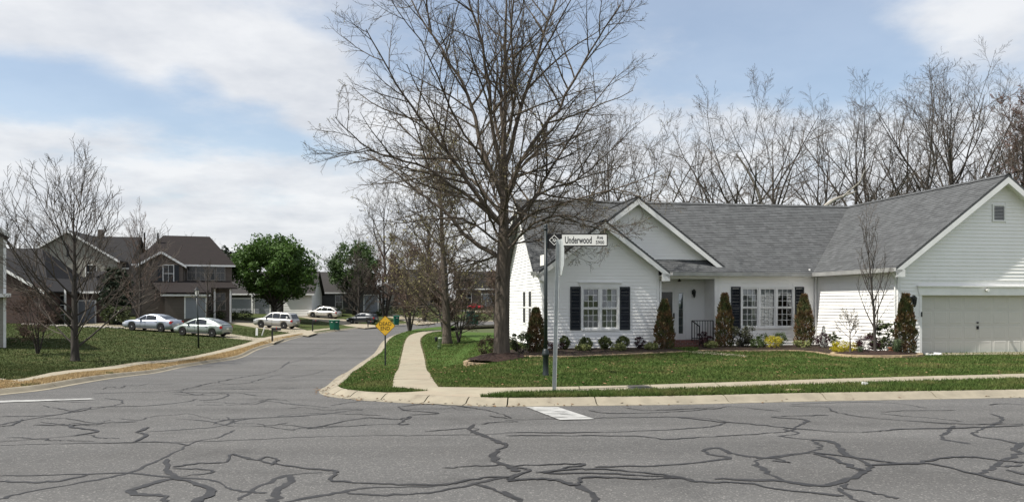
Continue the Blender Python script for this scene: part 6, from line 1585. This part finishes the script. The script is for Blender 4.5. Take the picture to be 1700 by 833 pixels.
# ------------------------------------------------------------------ houses of the side street
M_ROOFD = mat('roof_dark', (.020, .019, .020), .9, (.014, .0135, .014), 1.5, 6, stretch=(1, 4, 8), bump=.3, bscale=8)
M_ROOFB = mat('roof_brown', (.018, .0132, .0125), .9, (.013, .010, .0095), 1.5, 6, stretch=(1, 4, 8), bump=.3, bscale=8)
M_ROOFG = mat('roof_grey', (.040, .037, .035), .9, (.028, .026, .025), 1.5, 6, stretch=(1, 4, 8), bump=.3, bscale=8)
M_CREAM = mat('cream_siding', (.28, .268, .23), .7, (.24, .228, .195), 1.2, 5, stretch=(.3, .3, 6)); M_GREY = mat('grey_siding', (.105, .105, .105), .7, (.085, .085, .085), 1.2, 5, stretch=(.3, .3, 6))
M_DBRICK = brick_mat('dark_brick', (.070, .034, .026), (.045, .024, .020), (.10, .09, .08)); M_TAN = mat('tan_siding', (.13, .108, .092), .75, (.105, .088, .075), 1.2, 5, stretch=(.3, .3, 6))
M_GDG = mat('garage_grey', (.23, .245, .27), .6)
M_TAN2 = mat('dull_trim', (.26, .24, .22), .7)
def lap(mb, x0, x1, y, z0, z1, step=.2):
    z = z0
    while z < z1 - .02: mb.faces([(x0, y-.02, z), (x1, y-.02, z), (x1, y-.002, min(z+step, z1)), (x0, y-.002, min(z+step, z1))], [(0,1,2,3)]); z += step
def gblock(root, x0, x1, y0, y1, eave, k, axis, wm, rm, oh=.35, zb=-.6, hip=0.0, trim=True):
    """Walls plus a gable roof; axis 'x' = ridge along x, 'y' = ridge towards the viewer."""
    mb = MB()
    if axis == 'y':
        c = (x0+x1)/2; hw = (x1-x0)/2; zr = eave + k*hw
        mb.ext([(x0, y0, zb), (x1, y0, zb), (x1, y0, eave), (c, y0, zr), (x0, y0, eave)], (0, y1-y0, 0)); mb.build('wall', wm, root, fix=True)
        for s in (-1, 1):
            e = (c + s*(hw+oh), eave - k*oh); r = MB(); r.ext([(c, y0-oh, zr+.12), (e[0], y0-oh, e[1]+.12), (e[0], y0-oh, e[1]), (c, y0-oh, zr)], (0, y1-y0+2*oh, 0)); r.build('roof', rm, root, fix=True)
            if trim: r = MB(); r.ext([(c, y0-oh-.03, zr+.10), (e[0], y0-oh-.03, e[1]+.10), (e[0], y0-oh-.03, e[1]-.14), (c, y0-oh-.03, zr-.14)], (0, .03, 0)); r.build('rake_board', M_TRIM, root, fix=True)
    else:
        c = (y0+y1)/2; hd = (y1-y0)/2; zr = eave + k*hd
        mb.ext([(x0, y0, zb), (x0, y1, zb), (x0, y1, eave), (x0, c, zr), (x0, y0, eave)], (x1-x0, 0, 0)) if not hip else mb.box(x0, x1, y0, y1, zb, eave)
        mb.build('wall', wm, root, fix=True)
        for s in (-1, 1):
            r = MB(); ye = c + s*(hd+oh); ze = eave - k*oh; a = x0-oh; b = x1+oh
            top = [(a + (0 if hip < 2 else hip), c, zr+.12), (b - hip, c, zr+.12)] if hip else [(a, c, zr+.12), (b, c, zr+.12)]
            r.ext([(a, ye, ze+.12), (b, ye, ze+.12), top[1], top[0]], (0, 0, -.14)); r.build('roof', rm, root, fix=True)
        if hip:
            r = MB(); r.ext([(b, c-hd-oh, eave-k*oh+.12), (b, c+hd+oh, eave-k*oh+.12), (b-hip, c, zr+.12)], (0, 0, -.14)); r.build('roof', rm, root, fix=True)
        if trim: MB().box(x0-oh, x1+oh, y0-oh-.04, y0-oh, eave-k*oh-.06, eave-k*oh+.12).build('gutter', M_TRIM, root)
def hwin(root, xc, zc, w, h, y, shut=False, mt=None):
    mb = MB(); t = .07; y -= .03
    mb.box(xc-w/2-t, xc-w/2, y-.04, y+.03, zc-h/2-t, zc+h/2+t); mb.box(xc+w/2, xc+w/2+t, y-.04, y+.03, zc-h/2-t, zc+h/2+t); mb.box(xc-w/2, xc+w/2, y-.04, y+.03, zc+h/2, zc+h/2+t); mb.box(xc-w/2, xc+w/2, y-.04, y+.03, zc-h/2-t, zc-h/2); mb.box(xc-w/2, xc+w/2, y-.035, y+.03, zc-.025, zc+.025); mb.box(xc-.015, xc+.015, y-.03, y+.03, zc-h/2, zc+h/2)
    o = mb.build('window', mt or M_TRIM, root)
    for lo in (zc-h/2, zc+.025): MB().box(xc-w/2, xc+w/2, y-.004, y+.02, lo, lo+h/2-.025).build('pane', M_DGLASS, o)
    if shut:
        for s in (-1, 1): a = xc + s*(w/2+.30); MB().box(a-.2, a+.2, y-.03, y+.02, zc-h/2-.05, zc+h/2+.05).build('shutter', M_SHUT, root)
def gdoor(root, x0, x1, z0, z1, y, m=None, n=4):
    mb = MB(); mb.box(x0, x1, y-.03, y+.02, z0, z1); o = mb.build('garage_door', m or M_GDG, root); hh_ = (z1-z0)/4; w = (x1-x0)/n
    for i in range(n):
        for j in range(4): MB().box(x0+i*w+.08, x0+(i+1)*w-.08, y-.045, y-.03, z0+j*hh_+.09, z0+(j+1)*hh_-.09).build('panel', m or M_GDG, o)
    t = MB(); t.box(x0-.12, x0, y-.05, y+.02, z0, z1+.12); t.box(x1, x1+.12, y-.05, y+.02, z0, z1+.12); t.box(x0, x1, y-.05, y+.02, z1, z1+.12); t.build('door_trim', M_TRIM, o)
def X(px, d): return (px - CX) / FPX * d
# A: brick house with dark roof
d = 64; A = thing('brick_house', 'low dark brick house with black roof at the far left', 'house', (0, 0, 0)); ex, zx = X, zat
gblock(A, X(-190, d), X(122, d+4), d, d+9.5, zat(478, d), .72, 'x', M_DBRICK, M_ROOFD, hip=3.0)
gblock(A, X(-120, d-3), X(62, d-3), d-3, d+6, zat(481, d-3), .60, 'y', M_DBRICK, M_ROOFD)
gblock(A, X(122, d+3), X(168, d+3), d+3, d+9, zat(482, d+3), .55, 'x', M_DBRICK, M_ROOFD, hip=2.2)
gdoor(A, X(134, d+3), X(160, d+3), H(X(145, d), d), zat(500, d+3), d+3, None, 2)
MB().bar((X(108, d), d-.2, zat(540, d)), (X(108, d), d-.2, zat(480, d)), .12).build('downspout', M_TRIM, A, fix=True)
for px in (82, 96): hwin(A, X(px, d), zat(506, d), .9, 1.5, d)
MB().tube([(X(64, d), d+5, zat(420, d)), (X(64, d), d+5, zat(398, d))], [.12, .12], 8).build('roof_vent', M_BLACK, A)
# stones along its bed
sbed = thing('stone_border', 'rough row of grey stones edging the brick house bed', 'stone border', gp(120, 541, .1)); rs = random.Random(2)
M_GST = mat('grey_stone', (.26, .24, .21), .9, (.18, .165, .145), 4, island=.3); GS = []
for k in range(4):
    bm = bmesh.new(); bmesh.ops.create_icosphere(bm, subdivisions=1, radius=.16)
    for v in bm.verts: v.co *= rs.uniform(.75, 1.2); v.co.z *= .7
    me = bpy.data.meshes.new('stone'); bm.to_mesh(me); bm.free(); me.materials.append(M_GST); GS.append(me)
for i in range(46): px = 40 + i*3.6 + rs.gauss(0, 1); q = gp(px, 541 + (px-120)*.035 + rs.gauss(0, .4), .14); o = link('stone', rs.choice(GS), sbed, q - Vector(sbed.location), rs.uniform(0, 6))
# B: cream gabled house
d = 82; B = thing('cream_house', 'two-storey cream gabled house with dark roof behind the brick house', 'house', (0, 0, 0)); zpk = zat(384, d); 
gblock(B, X(40, d), X(190, d), d, d+10, zpk - .62*(X(190, d)-X(40, d))/2, .62, 'y', M_CREAM, M_ROOFD)
gblock(B, X(116, d+2), X(226, d+4), d+2, d+10.5, zat(440, d), (zpk-.15-zat(440, d))/4.25, 'x', M_TAN, M_ROOFD)
lp2 = MB(); zz0 = 2.0
for xw in (X(80, d), X(150, d)): hwin(B, xw, zat(452, d), 1.0, 1.5, d)
MB().box(X(178, d+6), X(178, d+6)+.5, d+6, d+6.5, zat(392, d), zat(381, d+6)).build('chimney', M_TAN, B)
# C: brown-roofed two-storey house
d = 80; C = thing('brown_roof_house', 'two-storey house with dark brown roof and grey garage door', 'house', (0, 0, 0))
gblock(C, X(232, d), X(380, d), d, d+8.6, zat(437, d), .70, 'x', M_TAN, M_ROOFB, hip=2.6)
gblock(C, X(222, d-2.6), X(287, d-2.6), d-2.6, d+4, zat(439, d-2.6), .62, 'y', M_TAN, M_ROOFB)
gblock(C, X(246, d-4.6), X(312, d-4.6), d-4.6, d-2.6, zat(487, d-4.6), .55, 'x', M_TAN, M_ROOFB)
r = MB(); y0_, y1_ = d-5.1, d-2.5; r.ext([(X(238, d-5), y0_, zat(487, d-5)), (X(316, d-5), y0_, zat(487, d-5)), (X(314, d-2.6), y1_, zat(468, d-2.6)), (X(238, d-2.6), y1_, zat(468, d-2.6))], (0, 0, .12)); r.build('lower_roof', M_ROOFB, C, fix=True)
gdoor(C, X(278, d-4.6), X(309, d-4.6), zat(529, d-4.6), zat(493, d-4.6), d-4.6, None, 3)
hwin(C, X(265, d-2.6), zat(454, d-2.6), .9, 1.6, d-2.6, True)
for px in (299, 317, 330, 346, 362): hwin(C, X(px, d), zat(452, d), .8, 1.5, d, False, M_TAN2)
for px in (340, 362): hwin(C, X(px, d), zat(500, d), .9, 1.7, d, False, M_TAN2)
for px in (322, 343, 368): MB().box(X(px, d-1.6)-.09, X(px, d-1.6)+.09, d-1.7, d-1.5, -.5, zat(478, d)).build('porch_column', M_TRIM, C)
r = MB(); r.ext([(X(314, d-2), d-2.0, zat(479, d-2)), (X(377, d-2), d-2.0, zat(479, d-2)), (X(377, d), d-.02, zat(468, d)), (X(314, d), d-.02, zat(468, d))], (0, 0, .12)); r.build('porch_roof', M_ROOFB, C, fix=True)
for px in (263, 283): MB().tube([(X(px, d+3), d+3, zat(412, d)), (X(px, d+3), d+3, zat(388, d+3))], [.09, .09], 8).build('roof_vent', M_BLACK, C)
# D: white house behind the green tree
d = 98; Dh = thing('white_far_house', 'low white house half hidden behind the bright green tree', 'house', (0, 0, 0))
gblock(Dh, X(378, d), X(462, d), d, d+9, zat(486, d), .6, 'x', M_GREY, M_ROOFG); gblock(Dh, X(466, d-3), X(512, d-3), d-3, d+6, zat(486, d-3), .6, 'x', M_WHITE, M_ROOFG)
mb = MB(); lap(mb, X(466, d-3), X(512, d-3), d-3.01, zat(524, d-3), zat(486, d-3), .3); mb.build('siding', M_WHITE, Dh)
gdoor(Dh, X(386, d), X(420, d), zat(523, d), zat(496, d), d, M_GDG, 4); gdoor(Dh, X(424, d), X(448, d), zat(523, d), zat(496, d), d, M_GDG, 3)
MB().box(X(421, d)-.1, X(421, d)+.1, d-.5, d-.3, -.3, zat(488, d)).build('porch_column', M_TRIM, Dh)
# E: grey house, F: cream house
d = 106; E = thing('grey_far_house', 'grey house with garage behind the white estate car', 'house', (0, 0, 0))
gblock(E, X(508, d), X(600, d), d, d+9, zat(484, d), .6, 'x', M_GREY, M_ROOFG); gblock(E, X(584, d-2), X(624, d-2), d-2, d+6, zat(481, d-2), .6, 'y', M_GREY, M_ROOFG)
for px in (519, 528, 563): hwin(E, X(px, d), zat(501, d), .6 if px < 550 else .9, 1.7, d)
gdoor(E, X(599, d-2), X(621, d-2), zat(518, d-2), zat(490, d-2), d-2, M_GDG, 3)
d = 112; F = thing('cream_far_house', 'cream house with brown-grey roof beyond the road bend', 'house', (0, 0, 0))
gblock(F, X(624, d), X(655, d), d, d+10, zat(478, d), .6, 'y', M_CREAM, M_ROOFG); gblock(F, X(655, d+1), X(740, d+1), d+1, d+10, zat(474, d), .55, 'x', M_TAN, M_ROOFG)
hwin(F, X(640, d), zat(497, d), 1.0, 1.6, d); 
for px in (672, 700, 722): hwin(F, X(px, d+1), zat(494, d), 1.2, 1.6, d+1)
d = 125; G = thing('distant_house', 'distant tan house seen between the oak trunks', 'house', (0, 0, 0))
gblock(G, X(760, d), X(862, d), d, d+9, zat(478, d), .6, 'x', M_TAN, M_ROOFG); gdoor(G, X(800, d), X(822, d), zat(508, d), zat(488, d), d, M_GDG, 3); hwin(G, X(775, d), zat(494, d), 1.4, 1.5, d); hwin(G, X(842, d), zat(494, d), 1.4, 1.5, d)
# S: corner of the nearest house on the left edge
d = 38; Sh = thing('grey_sided_house', 'corner of a pale grey-sided house cut by the left edge', 'house', (0, 0, 0)); zc = zat(582, d); xe = X(9, d)
mb = MB(); mb.box(X(-260, d), xe, d, d+9, zc-.5, zat(398, d)); wl = mb.build('wall', M_CREAM, Sh)
z = zc + .1
while z < zat(400, d): MB().faces([(X(-260, d), d-.022, z), (xe-.08, d-.022, z), (xe-.08, d-.003, z+.18), (X(-260, d), d-.003, z+.18)], [(0,1,2,3)]).__class__; mb = MB(); mb.faces([(X(-260, d), d-.022, z), (xe-.08, d-.022, z), (xe-.08, d-.003, z+.18), (X(-260, d), d-.003, z+.18)], [(0,1,2,3)]); mb.build('siding_board', M_CREAM, wl); z += .18
MB().box(xe-.09, xe+.03, d-.03, d, zc, zat(398, d)).build('corner_board', M_TRIM, Sh)
MB().box(X(-260, d), X(16, d), d-.5, d-.02, zat(493, d), zat(487, d)).build('band_roof', M_TRIM, Sh)
r = MB(); zpk = zat(352, d); r.ext([(X(-40, d), d-.35, zpk), (X(15, d), d-.35, zat(388, d)), (X(15, d), d-.35, zat(394, d)), (X(-40, d), d-.35, zpk-.35)], (0, 9.5, 0)); r.build('roof', M_ROOFG, Sh, fix=True)
r = MB(); r.ext([(X(-40, d), d-.39, zpk+.02), (X(15.5, d), d-.39, zat(388, d)), (X(15.5, d), d-.39, zat(396, d)), (X(-40, d), d-.39, zpk-.25)], (0, .04, 0)); r.build('rake_board', M_TRIM, Sh, fix=True)
r = MB(); r.ext([(X(-260, d), d, zat(398, d)), (xe, d, zat(398, d)), (X(-40, d), d, zpk-.2)], (0, .1, 0)); r.build('gable', M_CREAM, Sh, fix=True)
def rebase(root, px, d, a):
    b = Vector((X(px, d), d, 0.0)); b.z = H(b.x, b.y)
    for c in list(root.children): c.location = Vector(c.location) - b
    root.location = b; root.rotation_euler = (0, 0, a)
rebase(A, 60, 64, R(5)); rebase(B, 130, 82, R(10)); rebase(C, 300, 80, R(20)); rebase(Dh, 460, 98, R(6)); rebase(E, 570, 106, R(12)); rebase(F, 650, 112, R(12)); rebase(G, 810, 125, R(6)); rebase(Sh, 9, 38, R(36))
